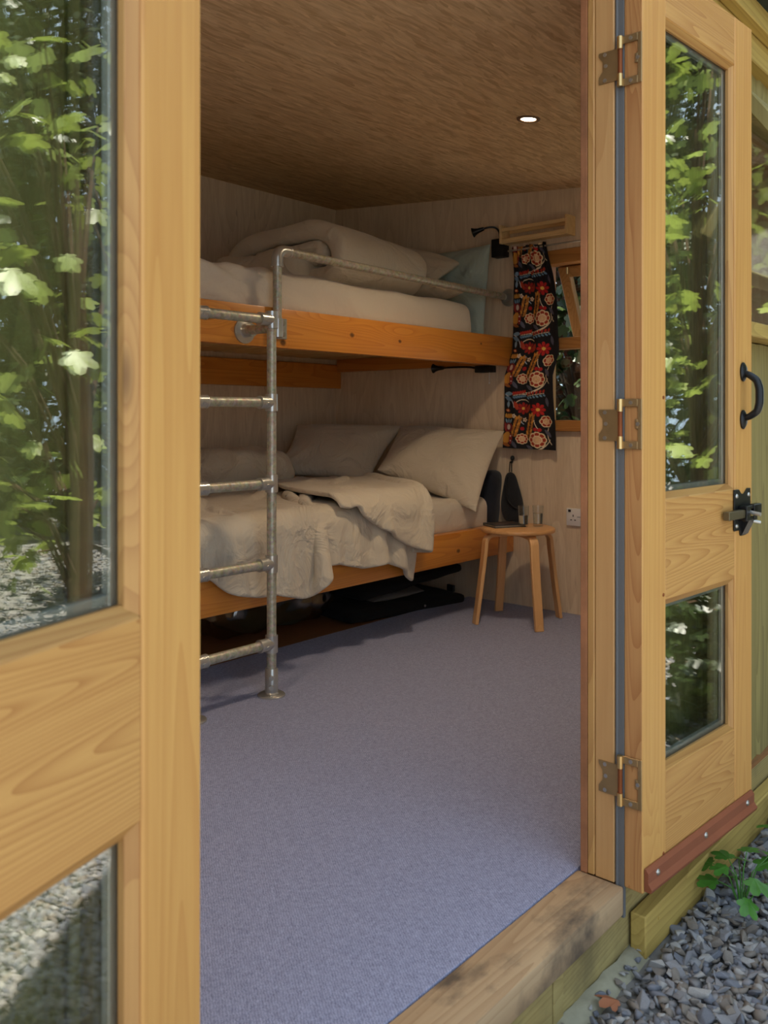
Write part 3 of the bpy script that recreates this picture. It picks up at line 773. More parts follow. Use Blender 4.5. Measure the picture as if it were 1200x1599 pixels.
# folded duvet on the upper bunk: three thicknesses folded over one another, the fold edges seen at its end
def fold_profile():
    pts = []; th = 0.05
    # centre line of the folded sheet in (y, z): starts inside, goes back, comes forward over itself, ends rolled over the front
    raw = [(2.78, 1.60), (3.20, 1.60), (3.30, 1.655), (3.20, 1.71), (2.75, 1.71), (2.66, 1.665), (2.64, 1.62)]
    outer = [(2.62, 1.60), (2.60, 1.68), (2.61, 1.76), (2.66, 1.82), (2.76, 1.845), (3.05, 1.83), (3.28, 1.80), (3.38, 1.70), (3.36, 1.60), (3.2, 1.56), (2.7, 1.56)]
    return raw, outer
def spline(pts, k=6, closed=False):
    P = [np.array(p) for p in pts]; n = len(P); out = []
    rngi = range(n) if closed else range(n - 1)
    for i in rngi:
        p0, p1, p2, p3 = (P[(i - 1) % n], P[i], P[(i + 1) % n], P[(i + 2) % n]) if closed else (P[max(i - 1, 0)], P[i], P[i + 1], P[min(i + 2, n - 1)])
        for t in np.linspace(0, 1, k, endpoint=False):
            out.append(0.5 * ((2 * p1) + (-p0 + p2) * t + (2 * p0 - 5 * p1 + 4 * p2 - p3) * t * t + (-p0 + 3 * p1 - 3 * p2 + p3) * t ** 3))
    if not closed: out.append(P[-1])
    return out
def thick_ribbon(line, th):
    """closed outline round an open centre line with rounded ends"""
    L = [np.array(p) for p in line]; n = len(L); nr = []
    for i in range(n):
        d = L[min(i + 1, n - 1)] - L[max(i - 1, 0)]; d = d / (np.linalg.norm(d) + 1e-9); nr.append(np.array((-d[1], d[0])))
    a = [L[i] + nr[i] * th for i in range(n)]; b = [L[i] - nr[i] * th for i in range(n)]
    d0 = L[0] - L[1]; d0 /= np.linalg.norm(d0); d1 = L[-1] - L[-2]; d1 /= np.linalg.norm(d1)
    return a + [L[-1] + d1 * th] + b[::-1] + [L[0] + d0 * th]
def quilt(name, line, th, x0, x1, mat, lab=None, parent=None, n=30, cat=None, skew=0.0):
    out = thick_ribbon(spline(line, 6), th); k = len(out); P = np.zeros((n + 7, k, 3)); c = np.mean(out, axis=0)
    for i in range(n + 7):
        t = (i - 3) / n; e = 1.0
        if t < 0: e = [0.3, 0.72, 0.93][i]
        if t > 1: e = [0.93, 0.72, 0.3][i - n - 4]
        x = x0 + (x1 - x0) * min(1, max(0, t)) + (-(1 - e) * -0.0)
        x += {0: -0.03, 1: -0.022, 2: -0.010}.get(i, 0) + {n + 4: 0.010, n + 5: 0.022, n + 6: 0.03}.get(i, 0)
        mid = thick_ribbon(spline(line, 6), th * e)
        for j in range(k):
            y, z = mid[j]; p = (x, y, z)
            d = 0.016 * nz((x * 3, y * 3, z * 3)) + 0.010 * nz((x * 9, y * 7, z * 9 + 4))
            P[i, j] = (x + skew * (z - 1.6) + 0.01 * nz((y * 9, z * 9, 1)), y + d, z + d * 0.9 - 0.05 * max(0, t) * (z > 1.72) * (z - 1.72) / 0.15)
    m = MB(); Q = np.concatenate([P, P[:, :1]], axis=1); m.grid(Q)
    m.add(P[0], [tuple(range(k))]); m.add(P[-1], [tuple(range(k))[::-1]])
    o = obj(name, m, mat, parent, smooth=180, label=lab, cat=cat, weld=True)
    return o
fd = quilt('duvet', [(3.30, 1.605), (2.80, 1.607), (2.70, 1.615), (2.655, 1.675), (2.68, 1.755), (2.76, 1.815), (2.92, 1.835), (3.22, 1.82), (3.36, 1.775), (3.39, 1.69)], 0.046, 2.74, 3.30, linen_pale, 'folded pale grey duvet piled on the upper bunk behind the steel rail', cat='duvet', skew=0.1)
quilt('inner_fold', [(3.30, 1.690), (2.90, 1.695), (2.79, 1.70), (2.765, 1.725), (2.79, 1.745), (2.9, 1.748), (3.2, 1.745)], 0.030, 2.76, 3.24, linen_pale, parent=fd)
m = rbox((2.60, 2.80, 1.570), (2.98, 3.40, 1.74), 0.08, 30, lambda p, n: 0.03 * nz(p, 5) + 0.012 * nz(p, 13))
obj('trailing_end', m, linen_pale, fd, smooth=180, weld=True)

# ---------------------------------------------------------------- ladder and guard rail
lad = empty('bunk_ladder', (1.86, 2.29, 0), label='galvanised steel pipe ladder bolted to the floor and the upper bunk', cat='ladder')
RZ = [0.182, 0.463, 0.744, 1.028, 1.318]; LX = (1.69, 2.03); LY = 2.29; PR = 0.0168
for x in LX:
    m = MB(); m.cyl((x, LY, 0.02), (x, LY, 1.335), PR, n=20); obj('post', m, steel, lad)
    m = MB(); m.lathe([(0.0, 0), (0.048, 0), (0.048, 0.005), (0.044, 0.008), (0.026, 0.010), (0.0225, 0.014), (0.0225, 0.095), (0.0215, 0.097), (0.0, 0.097)], 26, Matrix.Translation((x, LY, 0)))
    fl_ = obj('floor_flange', m, steel_cast, lad)
    for z in (0.035, 0.068):
        m = MB(); m.cyl((x - 0.014, LY - 0.015, z), (x - 0.0215, LY - 0.0225, z), 0.0085, n=12); m.cyl((x - 0.0215, LY - 0.0225, z), (x - 0.0222, LY - 0.0232, z), 0.004, n=6); obj('grub_screw', m, steel_cast, fl_)
    for k in range(2):
        m = MB(); a = R(45 + 180 * k); m.ball((x + 0.036 * math.cos(a), LY + 0.036 * math.sin(a), 0.009), 0.006, 6, (1, 1, 0.5)); obj('screw', m, screw_m, fl_)
for z in RZ:
    m = MB(); m.cyl((LX[0] + 0.02, LY, z), (LX[1] - 0.02, LY, z), PR, n=20); obj('rung', m, steel, lad)
    for x, s in ((LX[0], 1), (LX[1], -1)):
        m = MB(); m.cyl((x, LY, z - 0.030), (x, LY, z + 0.030), 0.0222, n=22); m.cyl((x, LY, z), (x + s * 0.056, LY, z), 0.0222, n=22)
        m.cyl((x + s * 0.05, LY, z), (x + s * 0.057, LY, z), 0.0232, n=22)
        ft = obj('tee_fitting', m, steel_cast, lad)
        m = MB(); m.cyl((x + s * 0.034, LY - 0.018, z - 0.004), (x + s * 0.034, LY - 0.0235, z - 0.006), 0.006, n=10); obj('grub_screw', m, steel_cast, ft)
for x in LX:
    m = MB(); m.cyl((x, LY, 1.29), (x, YBD - 0.035, 1.29), PR, n=18); obj('stub_pipe', m, steel, lad)
    m = MB(); m.lathe([(0, 0), (0.046, 0), (0.046, 0.006), (0.026, 0.010), (0.0225, 0.014), (0.0225, 0.05), (0, 0.05)], 26, Matrix.Translation((x + 0.008, YBD - 0.001, 1.29)) @ Matrix.Rotation(R(90), 4, 'X')); obj('wall_flange', m, steel_cast, lad)

gr = empty('guard_rail', (2.19, 2.42, 1.25), label='galvanised steel guard rail along the upper bunk, running to the window wall', cat='rail')
GX, GY, GZ = 2.178, 2.425, 1.602
m = MB(); m.cyl((GX, GY, 1.275), (GX, GY, GZ - 0.02), PR, n=20); obj('post', m, steel, gr)
m = MB(); m.cyl((GX + 0.02, GY, GZ), (3.82, GY + 0.055, GZ), PR, n=20); obj('top_rail', m, steel, gr)
m = MB(); arc = [(GX, GY, GZ - 0.06), (GX, GY, GZ - 0.03)] + [(GX + 0.03 - 0.03 * math.cos(a), GY, GZ - 0.03 + 0.03 * math.sin(a)) for a in np.linspace(0.2, math.pi / 2, 7)] + [(GX + 0.062, GY, GZ)]
m.tube(arc, 0.0222, 20); m.cyl((GX, GY, GZ - 0.062), (GX, GY, GZ - 0.053), 0.0236, n=20); m.cyl((GX + 0.054, GY, GZ), (GX + 0.063, GY, GZ), 0.0236, n=20); obj('elbow', m, steel_cast, gr)
m = MB(); m.cyl((GX, GY, 1.275), (GX, GY, 1.345), 0.0222, n=20); m.box((GX + 0.012, GY + 0.012, 1.272), (GX + 0.062, YBD - 0.001, 1.350), 0.003)
pf = obj('side_bracket', m, steel_cast, gr)
for z in (1.290, 1.332):
    m = MB(); m.cyl((GX + 0.042, GY + 0.012, z), (GX + 0.042, GY + 0.006, z), 0.0085, n=14); m.cyl((GX + 0.042, GY + 0.006, z), (GX + 0.042, GY + 0.0055, z), 0.0035, n=6); obj('bolt', m, screw_m, pf)
m = MB(); m.lathe([(0, 0), (0.046, 0), (0.046, 0.006), (0.026, 0.010), (0.0225, 0.014), (0.0225, 0.055), (0, 0.055)], 26, Matrix.Translation((XR - 0.001, GY + 0.055, GZ)) @ Matrix.Rotation(R(-90), 4, 'Y')); obj('wall_flange', m, steel_cast, gr)

# ---------------------------------------------------------------- stool and the things on it
SXY = (3.545, 2.234)
st = empty('stool', (*SXY, 0), label='round birch stool with four bent legs beside the lower bunk', cat='stool')
m = MB(); m.lathe([(0.0, 0.428), (0.168, 0.428), (0.173, 0.430), (0.176, 0.435), (0.176, 0.443), (0.173, 0.448), (0.168, 0.450), (0.0, 0.450)], 56, Matrix.Translation((*SXY, 0))); obj('seat', m, beech_x, st)
def bent_leg(ang):
    # strip 42 mm wide and 19 mm thick following an L bent near the top
    cl = [(0.04, 0.419), (0.10, 0.419), (0.128, 0.418)] + [(0.128 + 0.042 * math.sin(a), 0.377 + 0.042 * math.cos(a)) for a in np.linspace(0.2, math.pi / 2 - 0.1, 7)] + [(0.1735, 0.34), (0.196, 0.17), (0.2205, 0.0)]
    out = []
    L = [np.array(p) for p in cl]; n = len(L)
    nr = []
    for i in range(n):
        d = L[min(i + 1, n - 1)] - L[max(i - 1, 0)]; d /= np.linalg.norm(d); nr.append(np.array((-d[1], d[0])))
    V = []; F = []
    for i in range(n):
        for w, s in ((-0.021, 1), (0.021, 1), (0.021, -1), (-0.021, -1)):
            p = L[i] + nr[i] * s * 0.009; V.append((p[0], w, max(0.0, p[1]) if i == n - 1 else p[1]))
    for i in range(n - 1):
        for k in range(4): F.append((4 * i + k, 4 * i + (k + 1) % 4, 4 * i + 4 + (k + 1) % 4, 4 * i + 4 + k))
    F += [(0, 1, 2, 3), tuple(4 * (n - 1) + k for k in range(4))]
    m = MB(); m.add(V, F, Matrix.Translation((*SXY, 0)) @ Matrix.Rotation(ang, 4, 'Z'))
    o = obj('leg', m, beech_z, st, smooth=30); mod(o, 'BEVEL', width=0.003, segments=2, limit_method='ANGLE'); return o
for a in (56, 146, 236, 326): bent_leg(R(a + 2))
def tumbler(x, y, label, lvl):
    g_ = empty('drinking_glass', (x, y, 0.451), label=label, cat='glass')
    prof = [(0.0, 0.0), (0.0215, 0.0), (0.0225, 0.002), (0.026, 0.098), (0.0255, 0.1), (0.0245, 0.098), (0.0212, 0.012), (0.0, 0.010)]
    # flat flutes round the foot
    m = MB(); n = 40; V = []; F = []
    for i, (r, z) in enumerate(prof):
        for k in range(n):
            a = 2 * math.pi * k / n; rr = r
            if 1 <= i <= 2: rr = r * (1 - 0.035 * (k % 4 == 0))
            V.append((x + rr * math.cos(a), y + rr * math.sin(a), 0.451 + z))
    for i in range(len(prof) - 1):
        for k in range(n): F.append((i * n + k, i * n + (k + 1) % n, (i + 1) * n + (k + 1) % n, (i + 1) * n + k))
    m.add(V, F); obj('tumbler', m, tumbler_glass, g_, smooth=40)
    m = MB(); m.lathe([(0.0, 0.0125), (0.0208, 0.0125), (0.0208 + 0.0033 * (lvl / 0.086), lvl), (0.0, lvl)], 32, Matrix.Translation((x, y, 0.451))); obj('water', m, water, g_, smooth=40)
tumbler(3.565, 2.215, 'tall drinking glass part filled with water on the stool, nearer the booklet', 0.055)
tumbler(3.626, 2.172, 'tall drinking glass part filled with water on the stool, nearer the wall socket', 0.062)
MK = Matrix.Translation((3.530, 2.300, 0.4505)) @ Matrix.Rotation(R(-28), 4, 'Z')
bk = empty('booklet', (3.530, 2.300, 0.4505), label='dark booklet with a teal edge lying on the stool', cat='booklet')
m = MB(); m.box((-0.085, -0.06, 0.0), (0.085, 0.06, 0.0025), 0.0008, MK); m.box((-0.085, -0.06, 0.0105), (0.085, 0.06, 0.013), 0.0008, MK); m.box((-0.085, 0.056, 0.0), (0.085, 0.06, 0.013), 0.0008, MK); obj('cover', m, plain('dark_teal_cover', (22, 46, 56), 0.4), bk)
m = MB(); m.box((-0.082, -0.057, 0.0026), (0.082, 0.056, 0.0104), 0, MK); obj('pages', m, white_plastic if False else plain('paper', (150, 144, 130), 0.8), bk)
m = MB(); m.box((-0.078, -0.052, 0.013), (0.070, 0.050, 0.0134), 0, MK)
t = NT('cover_photo'); nn = t.noise(t.coord(), 26, 4, 0.6); pm = t.set(Base_Color=t.mix(t.rng(nn, 0.42, 0.66), srgb(24, 22, 22), srgb(128, 104, 90)), Roughness=0.3); obj('cover_picture', m, pm, bk)

# ---------------------------------------------------------------- window wall: rack, lamps, curtain, pouch, socket
rk = empty('wall_rack', (3.80, 2.29, 1.87), label='pale wooden spice rack on the wall above the curtain', cat='rack')
ra, rb_, rz0, rz1 = 2.092, 2.487, 1.872, 1.968
for y in (ra, rb_ - 0.014):
    m = MB(); m.prism([(3.765, rz0), (XR - 0.002, rz0), (XR - 0.002, rz1), (3.765, rz1)], 'Y', y, y + 0.014, bev=0.0015); obj('end_panel', m, rack_y, rk)
for x0, x1, z0, z1, nm in ((3.767, 3.777, 1.932, 1.950, 'front_rail'), (3.767, 3.777, 1.878, 1.896, 'front_rail'), (3.842, XR - 0.002, 1.932, 1.950, 'back_rail'), (3.778, 3.834, 1.874, 1.884, 'bottom_slat')):
    m = MB(); m.box((x0, ra + 0.0142, z0), (x1, rb_ - 0.0142, z1), 0.001); obj(nm, m, rack_y, rk)

def reading_lamp(lab, box_lo, box_hi, neck, head_dir, cat='lamp', cord=False):
    l = empty('reading_lamp', ((box_lo[0] + box_hi[0]) / 2, (box_lo[1] + box_hi[1]) / 2, box_lo[2]), label=lab, cat=cat)
    m = MB(); m.box(box_lo, box_hi, 0.004, seg=2); obj('wall_box', m, black_plastic, l)
    m = MB(); m.tube(spline(neck, 6), 0.0052, 10); obj('gooseneck', m, black_metal, l)
    q = Vector(head_dir).to_track_quat('Z', 'Y').to_matrix().to_4x4()
    M = Matrix.Translation(neck[-1]) @ q
    m = MB(); m.lathe([(0.0, -0.012), (0.009, -0.012), (0.011, 0.0), (0.013, 0.02), (0.019, 0.038), (0.0265, 0.050), (0.0255, 0.051), (0.012, 0.03), (0.0, 0.028)], 24, M); obj('lamp_shade', m, black_metal, l)
    if cord:
        m = MB(); m.cyl((box_lo[0] + 0.006, box_lo[1] + 0.008, box_lo[2] + 0.002), (box_lo[0] + 0.006, box_lo[1] + 0.008, box_lo[2] - 0.055), 0.0016, n=8); m.ball((box_lo[0] + 0.006, box_lo[1] + 0.008, box_lo[2] - 0.058), 0.0045, 6); obj('pull_cord', m, white_plastic, l)
    return l
reading_lamp('black gooseneck reading lamp on the wall beside the upper bunk', (3.79, 2.478, 1.812), (XR - 0.002, 2.553, 1.907),
             [(3.815, 2.515, 1.905), (3.812, 2.517, 1.945), (3.800, 2.535, 1.968), (3.780, 2.565, 1.970), (3.765, 2.595, 1.962)], (-0.35, 0.9, -0.28))
reading_lamp('black reading lamp on the wall just under the upper bunk board', (3.79, 2.56, 1.212), (XR - 0.002, 2.66, 1.248),
             [(3.80, 2.65, 1.235), (3.79, 2.70, 1.243), (3.78, 2.78, 1.245), (3.765, 2.86, 1.243)], (-0.15, 0.9, -0.02), cord=True)

# curtain print painted from motifs into a colour attribute on the cloth
TP = 437.0
def paint(X, Y):
    """X across (70..430), Y down the cloth, one unit = 0.7 mm of cloth; returns linear rgb"""
    H = X.shape; C = np.empty(H + (3,)); C[:] = srgb(20, 18, 22)[:3]
    Yt = np.mod(Y - 720, TP) + 720
    def put(mask, col): C[mask] = srgb(*col)[:3]
    def each(cx, cy):
        for k in (-TP, 0, TP): yield X - cx, Yt - (cy + k)
    def ell(cx, cy, rx, ry, ang, col):
        a = R(ang); 
        for dx, dy in each(cx, cy):
            u = dx * math.cos(a) + dy * math.sin(a); v = -dx * math.sin(a) + dy * math.cos(a)
            put((u / rx) ** 2 + (v / ry) ** 2 < 1, col)
    def leafm(cx, cy, L, w, ang, col):
        a = R(ang)
        for dx, dy in each(cx, cy):
            u = (dx * math.cos(a) + dy * math.sin(a)) / L; v = (-dx * math.sin(a) + dy * math.cos(a)) / w
            put((abs(u) < 1) & (abs(v) < (1 - u * u)), col)
    def curve(cx, cy, L, bend, ang, col, w=2.6):
        a = R(ang)
        for dx, dy in each(cx, cy):
            u = dx * math.cos(a) + dy * math.sin(a); v = -dx * math.sin(a) + dy * math.cos(a)
            put((abs(u) < L) & (abs(v - bend * (1 - (u / L) ** 2)) < w), col)
    def scallop(cx, cy, r, n=8):
        for dx, dy in each(cx, cy):
            rr = np.hypot(dx, dy); th = np.arctan2(dy, dx); lob = 0.88 + 0.12 * np.abs(np.cos(th * n / 2))
            put(rr < r * lob, (238, 214, 170)); put(rr < r * lob * 0.86, (166, 56, 34))
            put((rr < r * 0.80) & (np.abs(np.cos(th * n / 2)) < 0.28), (232, 196, 150))
            put(rr < r * 0.52, (240, 214, 172)); put((rr < r * 0.40) & (np.abs(np.sin(rr * 0.5)) > 0.6), (214, 150, 104)); put(rr < r * 0.1, (228, 190, 130))
    def daisy(cx, cy, r, n=8, col=(186, 34, 30), eye=(236, 190, 84)):
        for dx, dy in each(cx, cy):
            rr = np.hypot(dx, dy); th = np.arctan2(dy, dx)
            put((rr < r * (0.45 + 0.55 * np.abs(np.cos(th * n / 2)) ** 0.6)) & (np.abs(np.cos(th * n / 2)) > 0.25), col); put(rr < r * 0.24, eye)
    def wheat(cx, cy, L, ang):
        a = R(ang); ax, ay = math.sin(a), -math.cos(a)
        for i in range(8):
            t = (i / 7 - 0.5) * 2 * L
            for s in (-1, 1):
                leafm(cx + ax * t + s * 13 * math.cos(a), cy + ay * t + s * 13 * math.sin(a), 17, 8, ang - 90 + s * 32, (176, 112, 46) if (i + s) % 3 else (214, 148, 58))
        leafm(cx + ax * L * 1.15, cy + ay * L * 1.15, 16, 8, ang - 90, (204, 140, 60))
    def sprig(cx, cy, L, ang, c1, c2):
        a = R(ang); curve(cx, cy, L, 0, ang, (224, 206, 176), 2)
        for i in range(6):
            t = (i / 5 - 0.5) * 1.9 * L
            leafm(cx + math.cos(a) * t, cy + math.sin(a) * t - 15, 15, 8, ang - 60, c1); leafm(cx + math.cos(a) * t + 4, cy + math.sin(a) * t + 14, 13, 7, ang + 50, c2)
    cream = (230, 212, 180)
    curve(300, 1130, 110, 30, -32, cream, 3.2); curve(260, 712, 90, 22, -14, cream, 3); curve(110, 800, 60, -18, 52, (214, 214, 220), 3); curve(205, 808, 46, -20, -4, cream, 3)
    curve(205, 940, 30, 10, 70, (170, 190, 210), 3); curve(395, 1050, 60, 18, 80, cream, 3)
    for x, y, a in ((380, 1030, 50), (150, 1115, 55), (258, 1140, 35), (385, 1180 - 437 + 60, 80)): leafm(x, y, 36, 13, a, (92, 92, 108))
    sprig(300, 752, 62, -10, (176, 50, 34), (110, 150, 178)); sprig(178, 752, 40, -10, (176, 50, 34), (96, 128, 152))
    daisy(322, 860, 50); daisy(210, 852, 44, col=(160, 36, 30)); leafm(160, 832, 36, 15, 70, (176, 62, 36)); leafm(252, 852, 34, 14, 110, (170, 58, 36))
    wheat(165, 985, 62, 14); wheat(264, 978, 74, 12)
    ell(205, 1000, 14, 14, 0, (170, 30, 34)); ell(300, 1002, 13, 13, 0, (178, 32, 34)); ell(326, 1006, 13, 13, 0, (190, 40, 38)); curve(308, 965, 34, 6, 72, cream, 2.4)
    daisy(146, 908, 17, 5, (236, 220, 196), (150, 50, 40)); daisy(224, 935, 17, 5, (226, 204, 176), (150, 50, 40))
    scallop(310, 1078, 60); scallop(204, 1074, 40); scallop(372, 944, 44, 6)
    # left-hand column: crowns, tulips, folded leaves
    for dx in (-24, -8, 8, 24): leafm(104 + dx, 905, 16, 7, 90, (220, 160, 66))
    ell(104, 916, 34, 8, 0, (206, 144, 60)); leafm(96, 868, 20, 12, 15, (196, 92, 50)); ell(94, 868, 7, 5, 0, (240, 214, 150))
    for dx in (-20, 0, 20): leafm(104 + dx, 945, 18, 7, 90 + dx, (128, 164, 190))
    ell(106, 995, 36, 36, 0, (128, 36, 38)); ell(106, 990, 15, 20, 0, (228, 206, 190)); leafm(78, 990, 40, 8, 80, (150, 50, 46))
    ell(92, 1068, 30, 44, 15, (214, 150, 62)); ell(124, 1076, 15, 40, 5, (150, 44, 40)); ell(124, 1056, 6, 6, 0, (240, 220, 200)); ell(124, 1090, 5, 5, 0, (240, 220, 200)); leafm(90, 1120, 34, 12, 20, (166, 96, 44))
    leafm(104, 745, 34, 15, 0, (128, 160, 186)); leafm(100, 782, 34, 15, 25, (110, 142, 170)); leafm(98, 822, 26, 12, 95, (140, 170, 194))
    return C
nc, nr_ = 150, 470
uu = np.linspace(0, 1, nc); vv = np.linspace(0, 1, nr_)
V_, U_ = np.meshgrid(vv, uu, indexing='ij')
PX = 66 + U_ * 372; PY = 720 - 437 * 2 + 260 + V_ * 1500 * 0.985
cc = paint(PX, PY)
ztop, zbot = 1.852, 0.816
gather = np.clip(1 - V_ * 3.0, 0, 1)
wid0, wid1 = 0.215, 0.318
prog = np.clip(V_ / 0.35, 0, 1); prog = prog * prog * (3 - 2 * prog)
left = np.interp(V_, [0, 0.15, 0.30, 0.52, 0.64, 1.0], [2.437, 2.424, 2.424, 2.436, 2.478, 2.488]); right = left - (wid0 + (wid1 - wid0) * (0.25 * prog + 0.75 * V_)) 
Yc = left + (right - left) * U_
fold = 0.5 * np.sin(U_ * 2 * math.pi * 2.6 + 0.9 * np.sin(V_ * 3) + 0.5)
small = np.sin(U_ * 2 * math.pi * 8.5 + 1.3)
Xc = 3.800 + fold * 0.014 * (0.6 + 0.4 * prog) + small * 0.007 * gather + 0.004 * np.sin(V_ * 17 + U_ * 5)
Zc = ztop + (zbot - ztop) * V_ + 0.004 * np.sin(U_ * 16) * gather - 0.006 * U_ * (V_ > 0)
G = np.stack([Xc, Yc, Zc], -1)
m = MB(); m.grid(G)
cu_t = NT('printed_curtain'); ca = cu_t.new('ShaderNodeVertexColor'); ca.layer_name = 'print'
cu_t.bump(cu_t.noise(cu_t.coord(), 500, 2, 0.5), 0.15, 0.002)
cur = obj('curtain', m, cu_t.set(Base_Color=ca.outputs[0], Roughness=0.9), smooth=180, label='dark curtain with a red, cream and orange floral print beside the window', cat='curtain')
at = cur.data.color_attributes.new('print', 'FLOAT_COLOR', 'POINT')
at.data.foreach_set('color', np.concatenate([cc.reshape(-1, 3), np.ones((nc * nr_, 1))], 1).astype(np.float32).ravel())
m = MB(); m.cyl((3.800, 2.455, 1.835), (3.800, 1.25, 1.835), 0.0045, n=10)
for y in (2.45, 1.27): m.cyl((3.800, y, 1.835), (XR - 0.001, y, 1.835), 0.004, n=8)
obj('curtain_rod', m, steel_cast, label='thin curtain rod across the top of the window', cat='rod')

# pouch on a hook
hk = empty('wall_hook', (XR - 0.01, 2.452, 0.75), label='small black hook on the wall below the curtain', cat='hook')
m = MB(); m.ball((XR - 0.012, 2.452, 0.762), 0.011, 8, (1, 1, 1.2)); m.cyl((XR - 0.001, 2.452, 0.76), (XR - 0.014, 2.452, 0.76), 0.006, n=10); m.tube([(XR - 0.012, 2.452, 0.755), (XR - 0.016, 2.452, 0.738), (XR - 0.026, 2.452, 0.738), (XR - 0.03, 2.452, 0.746)], 0.004, 8); obj('hook_body', m, black_plastic, hk)
po = empty('pouch', (XR - 0.04, 2.45, 0.44), label='black teardrop cloth pouch hanging from the hook behind the stool', cat='pouch')
m = MB(); m.tube([(XR - 0.028, 2.447, 0.69), (XR - 0.026, 2.449, 0.738), (XR - 0.028, 2.457, 0.742), (XR - 0.028, 2.461, 0.69)], 0.0028, 8); obj('cord', m, black_plastic, po)
prof = [(0.0, 0.69), (0.022, 0.685), (0.036, 0.66), (0.045, 0.62), (0.058, 0.58), (0.070, 0.53), (0.069, 0.49), (0.060, 0.45), (0.052, 0.435), (0.0, 0.432)]
V = []; F = []; n = 28
for r, z in prof:
    for k in range(n):
        a = 2 * math.pi * k / n; V.append((XR - 0.030 + 0.36 * r * math.cos(a) , 2.452 + r * math.sin(a) - 0.016 * (0.69 - z) / 0.25 + 0.006 * nz((z * 12, a, 1)), z))
for i in range(len(prof) - 1):
    for k in range(n): F.append((i * n + k, i * n + (k + 1) % n, (i + 1) * n + (k + 1) % n, (i + 1) * n + k))
m = MB(); m.add(V, F); o = obj('pouch_body', m, charcoal, po, smooth=180); mod(o, 'SUBSURF', levels=1, render_levels=1)
m = MB()
pp = [(XR - 0.052, 2.458, 0.665), (XR - 0.058, 2.462, 0.60), (XR - 0.060, 2.448, 0.545), (XR - 0.060, 2.415, 0.515), (XR - 0.050, 2.390, 0.505)]
m.tube(spline(pp, 6), 0.004, 8); obj('seam_piping', m, black_plastic, po)
# socket
sk = empty('wall_socket', (XR - 0.005, 2.065, 0.437), label='white double wall socket low on the window wall by the door jamb', cat='socket')
m = MB(); m.box((XR - 0.012, 1.992, 0.438), (XR - 0.001, 2.138, 0.524), 0.003, seg=2); obj('face_plate', m, white_plastic, sk)
for yc in (2.100, 2.030):
    m = MB()
    for dy, dz, w, h in ((0, 0.018 - 0.006, 0.0045, 0.011), (0.011, -0.009, 0.009, 0.0045), (-0.011, -0.009, 0.009, 0.0045)): m.box((XR - 0.0125, yc + dy - w / 2, 0.476 + dz - h / 2), (XR - 0.0118, yc + dy + w / 2, 0.476 + dz + h / 2), 0)
    obj('pin_holes', m, dark_print, sk)
    m = MB(); m.box((XR - 0.015, yc + (0.012 if yc > 2.06 else -0.026), 0.506), (XR - 0.0118, yc + (0.026 if yc > 2.06 else -0.012), 0.518), 0.001); m.box((XR - 0.0155, yc + (0.014 if yc > 2.06 else -0.024), 0.512), (XR - 0.0149, yc + (0.024 if yc > 2.06 else -0.014), 0.517), 0); obj('rocker_switch', m, dark_print, sk)
m = MB(); m.box((XR - 0.0123, 2.058, 0.482), (XR - 0.0119, 2.078, 0.485), 0); obj('print_mark', m, plain('grey_print', (120, 120, 122), 0.6), sk)
# navy bag wedged between the front pillow and the wall
m = rbox((3.715, 2.500, 0.392), (3.815, 2.600, 0.70), 0.038, 20, lambda p, n: 0.010 * nz(p, 9))
m.v = [v + np.stack([(v[:, 2] - 0.39) * 0.10 - 0.005, 0 * v[:, 2], 0 * v[:, 2]], 1) for v in m.v]
obj('cloth_bag', m, navy, smooth=180, weld=True, label='navy cloth bag squeezed between the front pillow and the window wall', cat='bag')

# ---------------------------------------------------------------- ceiling lights
def downlight(x, y, power, label):
    z = ceil_z(y); d = empty('downlight', (x, y, z), label=label, cat='light')
    tl = Matrix.Translation((x, y, z - 0.0005)) @ Matrix.Rotation(math.atan(0.0895), 4, 'X')
    m = MB(); prof = [(0.028, 0.0), (0.0285, -0.003), (0.034, -0.0055), (0.042, -0.004), (0.0435, 0.0)]; n = 36; V = []; F = []
    for r, h in prof:
        for k in range(n):
            a = 2 * math.pi * k / n; V.append((r * math.cos(a), r * math.sin(a), h))
    for i in range(4):
        for k in range(n): F.append((i * n + k, i * n + (k + 1) % n, (i + 1) * n + (k + 1) % n, (i + 1) * n + k))
    m.add(V, F, tl); obj('trim_ring', m, plain('bronze_trim', (112, 84, 58), 0.45, 0.2), d, smooth=60)
    m = MB(); m.lathe([(0.0, -0.0004), (0.0275, -0.0004), (0.0275, -0.0012), (0.0, -0.0012)], 30, tl); obj('lamp_lens', m, lamp_glow, d)
    ld = bpy.data.lights.new('downlight_beam', 'SPOT'); lo = bpy.data.objects.new('downlight_beam', ld); link(lo, d)
    ld.energy = power; ld.color = (1.0, 0.78, 0.54); ld.spot_size = R(150); ld.spot_blend = 1.0; ld.shadow_soft_size = 0.07
    lo.location = (0, 0, -0.02)
    return d
downlight(2.746, 1.685, 33, 'small lit downlight set in the ceiling near the window wall')
downlight(0.70, 1.685, 33, 'unseen downlight added to brighten the left half of the cabin')  # added out of view, only to put more lamp light into the cabin

